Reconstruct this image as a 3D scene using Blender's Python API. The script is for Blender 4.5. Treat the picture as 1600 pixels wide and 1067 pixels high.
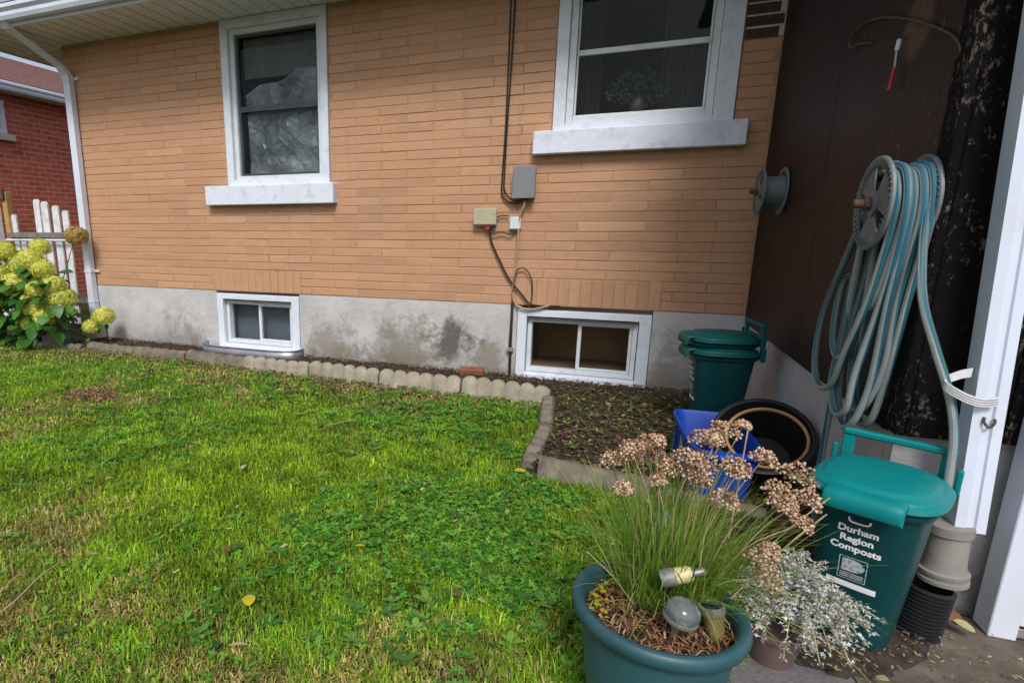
import bpy, bmesh, math, random
import numpy as np
from mathutils import Vector, Matrix, noise as mnoise
R = math.radians
random.seed(7); rng = np.random.default_rng(7)
for o in list(bpy.data.objects): bpy.data.objects.remove(o)
scene = bpy.context.scene
COL = scene.collection

# ---------------------------------------------------------------- camera
CAM = Vector((0, -4.68, 1.235))
cd = bpy.data.cameras.new('camera'); cam = bpy.data.objects.new('camera', cd); COL.objects.link(cam)
cam.location = CAM
cam.rotation_euler = (R(90 - 12.6), 0, R(21.8))
cd.sensor_width = 36; cd.lens = 891 / 1600 * 36
cd.shift_x = 191 / 1600; cd.shift_y = 24.5 / 1600
cd.clip_start = 0.05; cd.clip_end = 500
scene.camera = cam

# ---------------------------------------------------------------- sky, sun, exposure
SUN = Vector((0.22, -0.80, 0.92)).normalized()          # towards the sun
w = bpy.data.worlds.new('World'); scene.world = w; w.use_nodes = True
nt = w.node_tree; bg = nt.nodes['Background']
sky = nt.nodes.new('ShaderNodeTexSky'); sky.sky_type = 'NISHITA'; sky.sun_disc = False
sky.sun_elevation = math.asin(SUN.z); sky.sun_rotation = math.atan2(SUN.x, SUN.y)
sky.air_density = 1.0; sky.dust_density = 3.0; sky.ozone_density = 1.0; sky.altitude = 100
hs_ = nt.nodes.new('ShaderNodeHueSaturation'); hs_.inputs['Saturation'].default_value = .62
nt.links.new(sky.outputs[0], hs_.inputs['Color']); nt.links.new(hs_.outputs[0], bg.inputs[0]); bg.inputs[1].default_value = 0.085
sd = bpy.data.lights.new('sun', 'SUN'); sun = bpy.data.objects.new('sun', sd); COL.objects.link(sun)
sd.energy = 1.5; sd.angle = R(16); sd.color = (1, 0.975, 0.95)
sun.rotation_euler = (-SUN).to_track_quat('-Z', 'Y').to_euler(); sun.location = (0, -3, 9)
vs = scene.view_settings; vs.view_transform = 'Standard'; vs.look = 'None'; vs.exposure = 0.80; vs.gamma = 1
vs.use_curve_mapping = False

# ---------------------------------------------------------------- materials
def srgb(r, g, b):
    f = lambda c: (c / 255 / 12.92) if c / 255 <= .04045 else ((c / 255 + .055) / 1.055) ** 2.4
    return (f(r), f(g), f(b))
class N:                                                   # tiny node helper
    def __init__(s, name):
        s.m = bpy.data.materials.new(name); s.m.use_nodes = True; s.t = s.m.node_tree
        s.b = s.t.nodes['Principled BSDF']; s.out = s.t.nodes['Material Output']
    def n(s, kind, **kw):
        x = s.t.nodes.new('ShaderNode' + kind)
        for k, v in kw.items(): setattr(x, k, v)
        return x
    def l(s, a, b): s.t.links.new(a, b)
    def pos(s, coords='pos'):
        if coords == 'pos': return s.n('NewGeometry').outputs['Position']
        return s.n('TexCoord').outputs['Object']
    def noise(s, vec, scale, detail=4, rough=.6, stretch=None):
        if stretch:
            mp = s.n('Mapping'); mp.inputs['Scale'].default_value = stretch; s.l(vec, mp.inputs[0]); vec = mp.outputs[0]
        x = s.n('TexNoise'); x.inputs['Scale'].default_value = scale; x.inputs['Detail'].default_value = detail
        x.inputs['Roughness'].default_value = rough; s.l(vec, x.inputs['Vector']); return x.outputs['Fac']
    def ramp(s, fac, stops):
        x = s.n('ValToRGB'); e = x.color_ramp.elements
        while len(e) < len(stops): e.new(.5)
        for el, (p, c) in zip(e, stops):
            el.position = p; el.color = (*c, 1) if len(c) == 3 else c
        s.l(fac, x.inputs[0]); return x.outputs[0]
    def mix(s, fac, a, b, blend='MIX'):
        x = s.n('Mix', data_type='RGBA', blend_type=blend)
        for v, sock in ((fac, x.inputs[0]), (a, x.inputs[6]), (b, x.inputs[7])):
            if isinstance(v, (int, float)): sock.default_value = v
            elif isinstance(v, tuple): sock.default_value = (*v, 1)
            else: s.l(v, sock)
        return x.outputs[2]
    def math(s, op, a, b=0.0, clamp=False):
        x = s.n('Math', operation=op, use_clamp=clamp)
        for v, sock in ((a, x.inputs[0]), (b, x.inputs[1])):
            if isinstance(v, (int, float)): sock.default_value = v
            else: s.l(v, sock)
        return x.outputs[0]
    def bump(s, h, strength=.3, dist=.01):
        x = s.n('Bump'); x.inputs['Strength'].default_value = strength; x.inputs['Distance'].default_value = dist
        s.l(h, x.inputs['Height']); s.l(x.outputs[0], s.b.inputs['Normal'])
    def blob(s, vec, c, r):                                # soft round mask at a place of its own
        d = s.n('VectorMath', operation='DISTANCE'); s.l(vec, d.inputs[0]); d.inputs[1].default_value = c
        return s.math('SUBTRACT', 1.0, s.math('DIVIDE', d.outputs['Value'], r), True)
    def fin(s, col=None, rough=.6, metal=0, spec=.5):
        if col is not None:
            if isinstance(col, tuple): s.b.inputs['Base Color'].default_value = (*col, 1)
            else: s.l(col, s.b.inputs['Base Color'])
        if isinstance(rough, (int, float)): s.b.inputs['Roughness'].default_value = rough
        else: s.l(rough, s.b.inputs['Roughness'])
        s.b.inputs['Metallic'].default_value = metal; s.b.inputs['Specular IOR Level'].default_value = spec
        return s.m
def simple(name, c, rough=.6, var=.15, scale=8, bump=.0, bscale=60, metal=0, coords='pos', spec=.5, dirt=None, dirt_amt=.3):
    k = N(name); v = k.pos(coords); f = k.noise(v, scale)
    lo = tuple(x * (1 - var) for x in c); hi = tuple(min(1, x * (1 + var)) for x in c)
    col = k.ramp(f, [(.3, lo), (.7, hi)])
    if dirt:
        g = k.ramp(k.noise(v, scale * 1.7, 8, .75), [(.52, (0, 0, 0)), (.75, (1, 1, 1))])
        col = k.mix(k.math('MULTIPLY', g, dirt_amt), col, dirt)
    if bump: k.bump(k.noise(v, bscale, 5), bump, .005)
    rr = k.math('ADD', k.math('MULTIPLY', k.noise(v, scale * 3), .2), rough - .1)
    return k.fin(col, rr, metal, spec)
MT = {}
def brick_paint(name, c, randamt=.10):
    k = N(name); v = k.pos()
    oi = k.n('ObjectInfo')
    lo = tuple(x * y for x, y in zip(c, (.86, .84, .82))); hi = tuple(x * y for x, y in zip(c, (1.08, 1.08, 1.08)))
    col = k.mix(oi.outputs['Random'], lo, hi)
    f = k.noise(v, 1.1, 6, .65)
    col = k.mix(k.ramp(f, [(.38, (0, 0, 0)), (.66, (.8, .8, .8))]), col, tuple(x * y for x, y in zip(c, (1.07, 1.0, .90))))
    f2 = k.noise(v, 5, 7, .7, (1, 1, 2))
    col = k.mix(k.ramp(f2, [(.5, (0, 0, 0)), (.75, (.55, .55, .55))]), col, tuple(x * y for x, y in zip(c, (.80, .74, .70))))
    g = k.ramp(k.noise(v, 26, 9, .8), [(.58, (0, 0, 0)), (.72, (1, 1, 1))])
    col = k.mix(k.math('MULTIPLY', g, .42), col, tuple(x * .50 for x in c))
    st = k.ramp(k.noise(v, 7, 6, .7, (1, 1, .12)), [(.58, (0, 0, 0)), (.78, (1, 1, 1))])       # run-down streaks
    col = k.mix(k.math('MULTIPLY', st, .30), col, (.16, .105, .07))
    ch = k.ramp(k.noise(v, 60, 4, .6), [(.735, (0, 0, 0)), (.76, (1, 1, 1))])                    # chipped specks
    col = k.mix(k.math('MULTIPLY', ch, .6), col, (.07, .04, .03))
    k.bump(k.math('ADD', k.noise(v, 40, 8, .75), k.math('MULTIPLY', k.noise(v, 9, 3, .5), 1.2)), .7, .006)
    return k.fin(col, .68, 0, .35)
PAINT = (.470, .275, .168)
MT['paint'] = brick_paint('painted_brick', PAINT)
def m_joint():
    k = N('painted_joint'); v = k.pos()
    f = k.math('ADD', k.math('MULTIPLY', k.noise(v, .9, 3, .5), .9), k.math('MULTIPLY', k.noise(v, 9, 6, .75), .55))
    col = k.ramp(f, [(.62, tuple(x * 1.0 for x in PAINT)), (.84, tuple(x * .74 for x in PAINT)), (1.0, (.10, .06, .035))])
    k.bump(k.noise(v, 70, 6, .7), .8, .006)
    return k.fin(col, .85, 0, .2)
MT['paint_joint'] = m_joint()
MT['darkbrick'] = simple('bare_brick', (.055, .030, .024), .85, .4, 14, .6, 50)
MT['mortar'] = simple('bare_mortar', (.50, .46, .41), .9, .2, 20, .6, 80)
MT['redbrick'] = simple('red_brick', (.20, .07, .042), .85, .35, 5, .3, 40)
MT['redmortar'] = simple('red_mortar', (.36, .20, .15), .9, .2, 9)
MT['white'] = simple('white_trim', (.63, .68, .76), .45, .05, 4, .05, 120, dirt=(.30, .28, .23), dirt_amt=.55)
MT['sill'] = simple('white_sill_paint', (.65, .69, .79), .55, .05, 6, .35, 90, dirt=(.28, .25, .20), dirt_amt=.6)
MT['vinyl'] = simple('white_vinyl', (.60, .64, .68), .35, .05, 6, dirt=(.25, .23, .19), dirt_amt=.5)
MT['gutter'] = simple('white_aluminium', (.63, .68, .79), .3, .05, 3, dirt=(.42, .42, .42), dirt_amt=.3)
MT['soffit'] = simple('soffit_vinyl', (.66, .66, .67), .6, .06, 5)
MT['seam'] = simple('soffit_seam', (.30, .29, .27), .8)
MT['hole'] = simple('vent_hole', (.07, .065, .06), .9)
MT['sash'] = simple('dark_sash', (.05, .052, .055), .5, .2, 9)
MT['shingle'] = simple('roof_shingle', (.20, .10, .085), .95, .45, 30, .5, 90)
MT['dark_shingle'] = simple('house_shingle', (.10, .09, .085), .95, .4, 30, .5, 90)
def m_foundation():
    k = N('foundation_parging'); v = k.pos()
    f = k.noise(v, 3.5, 8, .7)
    col = k.ramp(f, [(.3, (.40, .395, .40)), (.55, (.50, .49, .495)), (.75, (.58, .57, .57))])
    def stain(c, r, colr, amt, col, th=.5):
        b = k.blob(v, c, r * 1.25); n = k.math('ADD', k.math('MULTIPLY', k.noise(v, 5.5, 9, .72), 1.5), k.math('MULTIPLY', k.noise(v, 24, 5, .7), .5))
        m = k.math('MULTIPLY', k.math('SUBTRACT', k.math('ADD', k.math('MULTIPLY', b, .9), n), 1.42, False), 3.5, True)
        m = k.math('MULTIPLY', m, min(1, amt * .62))
        return k.mix(m, col, colr)
    col = stain((-1.30, 0, .30), .34, (.10, .09, .08), 1.5, col)
    col = stain((-1.75, 0, .20), .55, (.20, .175, .12), 1.2, col)
    col = stain((-2.45, 0, .12), .5, (.21, .185, .13), 1.1, col)
    col = stain((-.95, 0, .15), .35, (.19, .17, .12), 1.1, col)
    col = stain((-4.2, 0, .08), .5, (.20, .19, .15), .9, col)
    col = stain((.45, 0, .16), .5, (.17, .16, .14), 1.0, col)
    z = k.n('SeparateXYZ'); k.l(v, z.inputs[0])
    low = k.math('MULTIPLY', k.math('SUBTRACT', .27, z.outputs[2]), 4.5, True)
    m = k.math('MULTIPLY', low, k.ramp(k.noise(v, 5, 8, .8), [(.35, (0, 0, 0)), (.6, (1, 1, 1))]))
    col = k.mix(k.math('MULTIPLY', m, .75), col, (.15, .125, .075))    # splashed soil and moss
    h = k.math('ADD', k.noise(v, 22, 8, .75), k.math('MULTIPLY', k.noise(v, 70, 4, .6, (1, 1, 2.5)), .5))
    k.bump(h, .65, .012)
    return k.fin(col, .9, 0, .25)
MT['foundation'] = m_foundation()
def m_panel():
    k = N('brown_panel_paint'); v = k.pos()
    f = k.noise(v, 3, 6, .7, (1, 1, .35))
    col = k.ramp(f, [(.3, (.014, .0050, .0052)), (.7, (.030, .0105, .0100))])
    sp = k.ramp(k.noise(v, 42, 2, .5), [(.665, (0, 0, 0)), (.70, (1, 1, 1))])
    col = k.mix(k.math('MULTIPLY', sp, .7), col, (.17, .12, .10))
    wr = k.ramp(k.noise(v, 9, 9, .8, (1, 1, .22)), [(.55, (0, 0, 0)), (.72, (1, 1, 1))])
    col = k.mix(k.math('MULTIPLY', wr, .55), col, (.040, .019, .019))
    b = k.math('MULTIPLY', k.math('ADD', k.blob(v, (.85, -2.08, 1.90), .14), -.12), 3.5, True)
    col = k.mix(k.math('MULTIPLY', b, k.noise(v, 18, 6, .7)), col, (.15, .095, .05))
    k.bump(k.noise(v, 30, 6, .7, (1, 1, .12)), .5, .006)
    return k.fin(col, .52, 0, .22)
MT['panel'] = m_panel()
def m_char():
    k = N('flaking_black_board'); v = k.pos()
    f = k.noise(v, 75, 9, .72, (1, 1, .55)); g = k.noise(v, 5, 4, .6, (1, 1, .6))
    m = k.ramp(k.math('ADD', f, k.math('MULTIPLY', g, .45)), [(.80, (0, 0, 0)), (.88, (1, 1, 1))])
    col = k.mix(m, (.006, .005, .005), (.15, .125, .105))
    k.bump(k.noise(v, 40, 9, .75, (1, 1, .4)), 1.0, .015)
    return k.fin(col, .8, 0, .12)
MT['char'] = m_char()
def m_lawn():
    k = N('lawn_thatch'); v = k.pos()
    f = k.noise(v, 1.6, 5, .7); g = k.noise(v, 70, 6, .8)
    a = k.ramp(f, [(.3, (.035, .05, .012)), (.5, (.05, .06, .015)), (.7, (.13, .10, .045))])
    col = k.mix(k.ramp(g, [(.4, (0, 0, 0)), (.65, (1, 1, 1))]), a, (.02, .022, .008))
    k.bump(g, .8, .02)
    return k.fin(col, .95, 0, .2)
MT['lawn'] = m_lawn()
MT['soil'] = simple('dark_soil', (.032, .022, .016), .95, .5, 22, .9, 45, dirt=(.08, .055, .035), dirt_amt=.4)
MT['mulch'] = None
MT['asphalt'] = simple('worn_asphalt', (.14, .13, .13), .9, .25, 60, .6, 160)
MT['apron'] = simple('mossy_concrete', (.105, .088, .066), .9, .5, 7, 1.0, 30, dirt=(.025, .025, .012), dirt_amt=.85)
MT['edging'] = simple('concrete_edging', (.31, .275, .215), .92, .25, 9, .6, 50, dirt=(.12, .11, .07), dirt_amt=.7)
MT['edging_old'] = simple('old_concrete_edging', (.17, .145, .11), .95, .35, 12, .8, 50, dirt=(.05, .05, .03), dirt_amt=.7)
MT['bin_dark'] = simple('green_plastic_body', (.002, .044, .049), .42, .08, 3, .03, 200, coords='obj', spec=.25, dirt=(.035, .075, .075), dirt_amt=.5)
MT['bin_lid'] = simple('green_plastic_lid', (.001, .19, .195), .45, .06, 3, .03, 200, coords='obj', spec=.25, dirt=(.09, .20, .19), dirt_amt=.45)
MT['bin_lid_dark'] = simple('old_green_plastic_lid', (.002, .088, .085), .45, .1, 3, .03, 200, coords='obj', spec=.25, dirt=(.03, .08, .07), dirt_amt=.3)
def m_print(name, c, th):
    k = N(name); v = k.pos('obj'); f = k.ramp(k.noise(v, 90, 6, .75), [(th, (0, 0, 0)), (th + .1, (1, 1, 1))])
    return k.fin(k.mix(f, c, (.02, .07, .075)), .6)
MT['print'] = m_print('white_print', (.78, .78, .80), .60)
MT['print_grey'] = m_print('grey_print', (.42, .45, .48), .52)
MT['blue'] = simple('blue_plastic', (.006, .055, .38), .4, .12, 4, .03, 150, dirt=(.05, .09, .35), dirt_amt=.3)
MT['blacktub'] = simple('black_plastic', (.012, .012, .014), .5, .3, 6, .05, 120, dirt=(.05, .05, .05), dirt_amt=.4)
MT['tan'] = simple('tan_plastic', (.58, .32, .13), .6, .2, 8)
MT['pot'] = simple('blue_green_pot', (.020, .072, .088), .45, .12, 5, .06, 120, dirt=(.08, .13, .13), dirt_amt=.4)
MT['brownpot'] = simple('mauve_brown_pot', (.135, .09, .082), .7, .2, 6, .1, 60)
MT['grey_box'] = simple('grey_box_plastic', (.20, .20, .225), .5, .06, 9)
MT['beige_box'] = simple('beige_box_plastic', (.42, .385, .27), .5, .06, 9, dirt=(.2, .17, .1), dirt_amt=.3)
MT['black_cable'] = simple('black_cable', (.018, .014, .013), .6, .3, 20)
MT['beige_cable'] = simple('beige_cable', (.38, .28, .16), .6, .2, 20)
MT['brown_cable'] = simple('brown_cable', (.07, .045, .03), .6, .3, 20)
MT['steel'] = simple('galvanised_steel', (.32, .33, .34), .45, .2, 12, metal=.6)
MT['rust'] = simple('rusty_bolt', (.085, .045, .03), .8, .5, 30, .5, 80)
MT['red'] = simple('red_plastic', (.45, .03, .025), .5)
MT['reel'] = simple('grey_reel_plastic', (.13, .155, .165), .55, .15, 10, .1, 60, dirt=(.30, .31, .31), dirt_amt=.5, coords='obj')
MT['pvc'] = simple('grey_pvc', (.235, .225, .205), .6, .15, 10, .1, 60, dirt=(.12, .11, .09), dirt_amt=.4)
MT['drain'] = simple('black_corrugated_pipe', (.012, .013, .016), .45, .2, 10)
MT['brass'] = simple('hose_coupling', (.10, .055, .04), .6, .3, 30)
MT['door'] = simple('white_door_paint', (.63, .67, .76), .5, .04, 3, .08, 40, dirt=(.45, .43, .4), dirt_amt=.25)
MT['wood_fence'] = simple('weathered_fence', (.68, .69, .70), .8, .2, 12, .3, 40, dirt=(.2, .19, .17), dirt_amt=.6)
MT['post_wood'] = simple('yellow_post_wood', (.42, .25, .09), .8, .2, 12)
MT['grey_wood'] = simple('grey_old_board', (.17, .16, .14), .9, .3, 20, .5, 50)
MT['stem'] = simple('green_stem', (.06, .11, .03), .7)
MT['woody'] = simple('woody_stem', (.13, .085, .05), .85)
MT['twig'] = simple('dry_twig', (.34, .26, .14), .85, .25, 20)
MT['solar_steel'] = simple('brushed_steel', (.42, .41, .39), .35, .1, 20, metal=.7)
MT['cream'] = simple('cream_plastic', (.60, .52, .26), .5, .1, 12)
MT['amber'] = simple('amber_plastic', (.26, .20, .08), .45, .2, 20)
MT['solar_cell'] = simple('solar_cell', (.02, .02, .05), .25, .3, 60)
MT['curtain'] = simple('lace_curtain', (.085, .075, .07), .9, .3, 40)
MT['silk_leaf'] = simple('silk_flower_leaf', (.055, .07, .055), .8, .3, 40)
MT['vase'] = simple('cream_vase', (.10, .09, .07), .5)
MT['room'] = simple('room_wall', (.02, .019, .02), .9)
MT['room_brown'] = simple('basement_panelling', (.36, .22, .12), .9, .2, 3)
MT['room_grey'] = simple('basement_blind', (.22, .225, .26), .9, .1, 3)
MT['strap'] = simple('white_strap', (.62, .63, .64), .7, .1, 30)
MT['strap_line'] = simple('grey_strap_line', (.2, .2, .2), .7)
def m_glass(name, tint, gl=.055):
    k = N(name); t = k.n('BsdfTransparent'); t.inputs[0].default_value = (*tint, 1)
    g = k.n('BsdfGlossy'); g.inputs['Roughness'].default_value = .015; g.inputs[0].default_value = (.9, .9, .9, 1)
    lw = k.n('Fresnel'); lw.inputs[0].default_value = 1.2
    x = k.n('MixShader'); k.l(lw.outputs[0], x.inputs[0]); k.l(t.outputs[0], x.inputs[1]); k.l(g.outputs[0], x.inputs[2])
    k.l(x.outputs[0], k.out.inputs[0]); return k.m
MT['glass'] = m_glass('window_glass', (.80, .83, .84))
def m_dome():
    k = N('clear_lens'); k.b.inputs['Transmission Weight'].default_value = .85
    return k.fin((.75, .8, .82), .12)
MT['lens'] = m_dome()
def m_film():
    k = N('crinkled_film'); v = k.pos('obj')
    f = k.noise(v, 5, 5, .6)
    col = k.ramp(f, [(.35, (.15, .16, .165)), (.7, (.44, .455, .47))])
    return k.fin(col, .34, .30, .6)
MT['film'] = m_film()
MT['film_dull'] = simple('paper_blind', (.17, .17, .155), .85, .15, 9)
def m_attr(name, rough=.6, trans=.42, spec=.3):
    k = N(name); a = k.n('Attribute', attribute_name='Col')
    k.l(a.outputs['Color'], k.b.inputs['Base Color'])
    tr = k.n('BsdfTranslucent'); k.l(a.outputs['Color'], tr.inputs[0])
    x = k.n('MixShader'); x.inputs[0].default_value = trans
    k.l(k.b.outputs[0], x.inputs[1]); k.l(tr.outputs[0], x.inputs[2]); k.l(x.outputs[0], k.out.inputs[0])
    k.b.inputs['Roughness'].default_value = rough; k.b.inputs['Specular IOR Level'].default_value = spec
    return k.m
MT['leafcol'] = m_attr('leaf_colours')
MT['drycol'] = m_attr('dry_litter_colours', .9, .05, .1)
def m_leaf(name, c1, c2, trans=.25):
    k = N(name); oi = k.n('ObjectInfo'); v = k.pos()
    col = k.mix(oi.outputs['Random'], c1, c2)
    col = k.mix(k.math('MULTIPLY', k.noise(v, 40, 3), .5), col, tuple(x * .6 for x in c1))
    k.l(col, k.b.inputs['Base Color']); k.b.inputs['Roughness'].default_value = .45
    tr = k.n('BsdfTranslucent'); k.l(col, tr.inputs[0])
    x = k.n('MixShader'); x.inputs[0].default_value = trans
    k.l(k.b.outputs[0], x.inputs[1]); k.l(tr.outputs[0], x.inputs[2]); k.l(x.outputs[0], k.out.inputs[0])
    return k.m
MT['hyd_leaf'] = m_leaf('hydrangea_leaf', (.025, .10, .014), (.09, .26, .03))
MT['yellow_leaf'] = m_leaf('yellow_leaf', (.62, .52, .02), (.70, .60, .05))
MT['pale_leaf'] = m_leaf('pale_leaf', (.45, .45, .20), (.55, .52, .28))
MT['orange_leaf'] = m_leaf('orange_leaf', (.55, .25, .02), (.65, .35, .03))
MT['brown_leaf'] = m_leaf('brown_leaf', (.16, .075, .035), (.24, .12, .06), .05)
def m_hose():
    k = N('striped_hose'); uv = k.n('UVMap'); s = k.n('SeparateXYZ'); k.l(uv.outputs[0], s.inputs[0])
    u = k.math('FRACT', k.math('ADD', s.outputs[0], k.math('MULTIPLY', s.outputs[1], .35)))
    st = k.ramp(u, [(0, (.36, .39, .39)), (.26, (.40, .43, .43)), (.28, (.006, .13, .20)), (.44, (.008, .15, .23)), (.46, (.15, .20, .21)), (.68, (.18, .23, .24)), (.70, (.012, .12, .16)), (.84, (.016, .15, .20)), (.86, (.36, .39, .39))])
    v = k.pos()
    st = k.mix(k.math('MULTIPLY', k.noise(v, 14, 7, .75), .55), st, (.07, .085, .08))
    return k.fin(st, .45, 0, .4)
MT['hose'] = m_hose()

# ---------------------------------------------------------------- helpers
WL = {}
def link(o, parent=None):
    COL.objects.link(o)
    if parent is not None: o.parent = parent
def tag(o, label=None, cat=None, group=None, kind=None):
    if label: o['label'] = label
    if cat: o['category'] = cat
    if group: o['group'] = group
    if kind: o['kind'] = kind
    return o
def thing(name, loc, label, cat, rotz=0, group=None):
    o = bpy.data.objects.new(name, None); link(o); o.location = loc; o.rotation_euler = (0, 0, rotz)
    o.empty_display_size = .1
    WL[o.name] = Vector(loc); tag(o, label, cat, group); return o
class MB:
    def __init__(s): s.v = []; s.f = []; s.uv = None; s.col = None
    def add(s, vs, fs):
        o = len(s.v); s.v += [tuple(p) for p in vs]; s.f += [tuple(i + o for i in f) for f in fs]; return s
    def box(s, x0, x1, y0, y1, z0, z1, c=0.0):
        if c <= 0:
            v = [(x, y, z) for x in (x0, x1) for y in (y0, y1) for z in (z0, z1)]
            return s.add(v, [(0, 1, 3, 2), (4, 6, 7, 5), (0, 4, 5, 1), (2, 3, 7, 6), (0, 2, 6, 4), (1, 5, 7, 3)])
        bm = bmesh.new(); bmesh.ops.create_cube(bm, size=1)
        for q in bm.verts: q.co = Vector((x0 + (q.co.x + .5) * (x1 - x0), y0 + (q.co.y + .5) * (y1 - y0), z0 + (q.co.z + .5) * (z1 - z0)))
        bmesh.ops.bevel(bm, geom=list(bm.edges), offset=c, segments=1, affect='EDGES', profile=.5)
        bm.verts.index_update()
        s.add([q.co for q in bm.verts], [[q.index for q in f.verts] for f in bm.faces]); bm.free(); return s
    def obox(s, m, sx, sy, sz, c=0.0):                     # oriented box, centred, matrix m
        t = MB().box(-sx / 2, sx / 2, -sy / 2, sy / 2, -sz / 2, sz / 2, c)
        return s.add([m @ Vector(p) for p in t.v], t.f)
    def tube(s, pts, r, n=8, uv=False, caps=True):
        pts = [Vector(p) for p in pts]; o = len(s.v); m = len(pts); L = 0
        rr = r if isinstance(r, (list, tuple)) else [r] * m
        t0 = (pts[1] - pts[0]).normalized(); a = t0.orthogonal().normalized(); ls = []
        for i, p in enumerate(pts):
            t = (pts[min(i + 1, m - 1)] - pts[max(i - 1, 0)]).normalized()
            a = (a - t * a.dot(t)).normalized(); b = t.cross(a)
            for k in range(n):
                g = 2 * math.pi * k / n; s.v.append(tuple(p + (a * math.cos(g) + b * math.sin(g)) * rr[i]))
            if i: L += (p - pts[i - 1]).length
            ls.append(L)
        if uv and s.uv is None: s.uv = []
        for i in range(m - 1):
            for k in range(n):
                k2 = (k + 1) % n
                s.f.append((o + i * n + k, o + i * n + k2, o + (i + 1) * n + k2, o + (i + 1) * n + k))
                if uv: s.uv += [(k / n, ls[i]), ((k + 1) / n, ls[i]), ((k + 1) / n, ls[i + 1]), (k / n, ls[i + 1])]
        if caps:
            s.f.append(tuple(o + k for k in reversed(range(n)))); s.f.append(tuple(o + (m - 1) * n + k for k in range(n)))
            if uv: s.uv += [(0, 0)] * (2 * n)
        return s
    def rings(s, rings, closed=True, cap0=True, cap1=True):
        o = len(s.v); n = len(rings[0])
        for r in rings: s.v += [tuple(p) for p in r]
        for i in range(len(rings) - 1):
            for k in range(n if closed else n - 1):
                k2 = (k + 1) % n
                s.f.append((o + i * n + k, o + i * n + k2, o + (i + 1) * n + k2, o + (i + 1) * n + k))
        if cap0: s.f.append(tuple(o + k for k in reversed(range(n))))
        if cap1: s.f.append(tuple(o + (len(rings) - 1) * n + k for k in range(n)))
        return s
    def lathe(s, prof, n=32, m=None, cap0=True, cap1=True):
        m = m or Matrix.Identity(4)
        return s.rings([[m @ Vector((r * math.cos(2 * math.pi * k / n), r * math.sin(2 * math.pi * k / n), z)) for k in range(n)] for r, z in prof], True, cap0, cap1)
    def build(s, name, mat, parent=None, smooth=False, world=True, origin=None, sharp=35):
        me = bpy.data.meshes.new(name); P = None
        if parent is not None: P = WL.get(parent.name, Vector((0, 0, 0)))
        off = P if (parent is not None and world) else Vector(origin) if origin is not None else Vector((0, 0, 0))
        me.from_pydata([(x - off.x, y - off.y, z - off.z) for x, y, z in s.v], [], s.f); me.update()
        if s.uv is not None:
            l = me.uv_layers.new(name='UVMap'); l.data.foreach_set('uv', [c for q in s.uv for c in q])
        if s.col is not None:
            a = me.color_attributes.new('Col', 'FLOAT_COLOR', 'POINT'); a.data.foreach_set('color', [c for q in s.col for c in (*q, 1.0)])
        me.materials.append(MT[mat] if isinstance(mat, str) else mat)
        if smooth:
            me.polygons.foreach_set('use_smooth', [True] * len(me.polygons))
            try: me.set_sharp_from_angle(angle=R(sharp))
            except Exception: pass
        o = bpy.data.objects.new(name, me); link(o, parent)
        if parent is None and origin is not None: o.location = origin
        WL[o.name] = P.copy() if (P is not None) else Vector(origin) if origin is not None else Vector((0, 0, 0))
        return o
def spline(pts, n=8):
    P = [Vector(p) for p in pts]; P = [P[0] * 2 - P[1]] + P + [P[-1] * 2 - P[-2]]; out = []
    for i in range(1, len(P) - 2):
        for k in range(n):
            t = k / n; a, b, c, d = P[i - 1:i + 3]
            out.append(.5 * ((2 * b) + (c - a) * t + (2 * a - 5 * b + 4 * c - d) * t * t + (3 * b - a - 3 * c + d) * t ** 3))
    out.append(P[-2]); return out
def np_mesh(name, V, F, mat, C=None, parent=None):          # numpy arrays, triangles
    me = bpy.data.meshes.new(name); nv, nf = len(V), len(F)
    me.vertices.add(nv); me.vertices.foreach_set('co', np.ascontiguousarray(V, dtype=np.float32).ravel())
    me.loops.add(nf * 3); me.loops.foreach_set('vertex_index', np.ascontiguousarray(F, dtype=np.int32).ravel())
    me.polygons.add(nf); me.polygons.foreach_set('loop_start', np.arange(0, nf * 3, 3, dtype=np.int32))
    me.update(calc_edges=True)
    if C is not None:
        a = me.color_attributes.new('Col', 'FLOAT_COLOR', 'POINT')
        a.data.foreach_set('color', np.concatenate([C, np.ones((nv, 1))], 1).astype(np.float32).ravel())
    me.materials.append(MT[mat]); o = bpy.data.objects.new(name, me); link(o, parent); return o
def vnoise(x, y, s, seed=0):                                # smooth value noise for numpy arrays
    g = np.random.default_rng(seed).random((64, 64))
    x = np.asarray(x) * s + 13.7; y = np.asarray(y) * s + 9.3
    xi = np.floor(x).astype(int); yi = np.floor(y).astype(int); fx = x - xi; fy = y - yi
    fx = fx * fx * (3 - 2 * fx); fy = fy * fy * (3 - 2 * fy)
    q = lambda a, b: g[a % 64, b % 64]
    return (q(xi, yi) * (1 - fx) + q(xi + 1, yi) * fx) * (1 - fy) + (q(xi, yi + 1) * (1 - fx) + q(xi + 1, yi + 1) * fx) * fy
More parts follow.
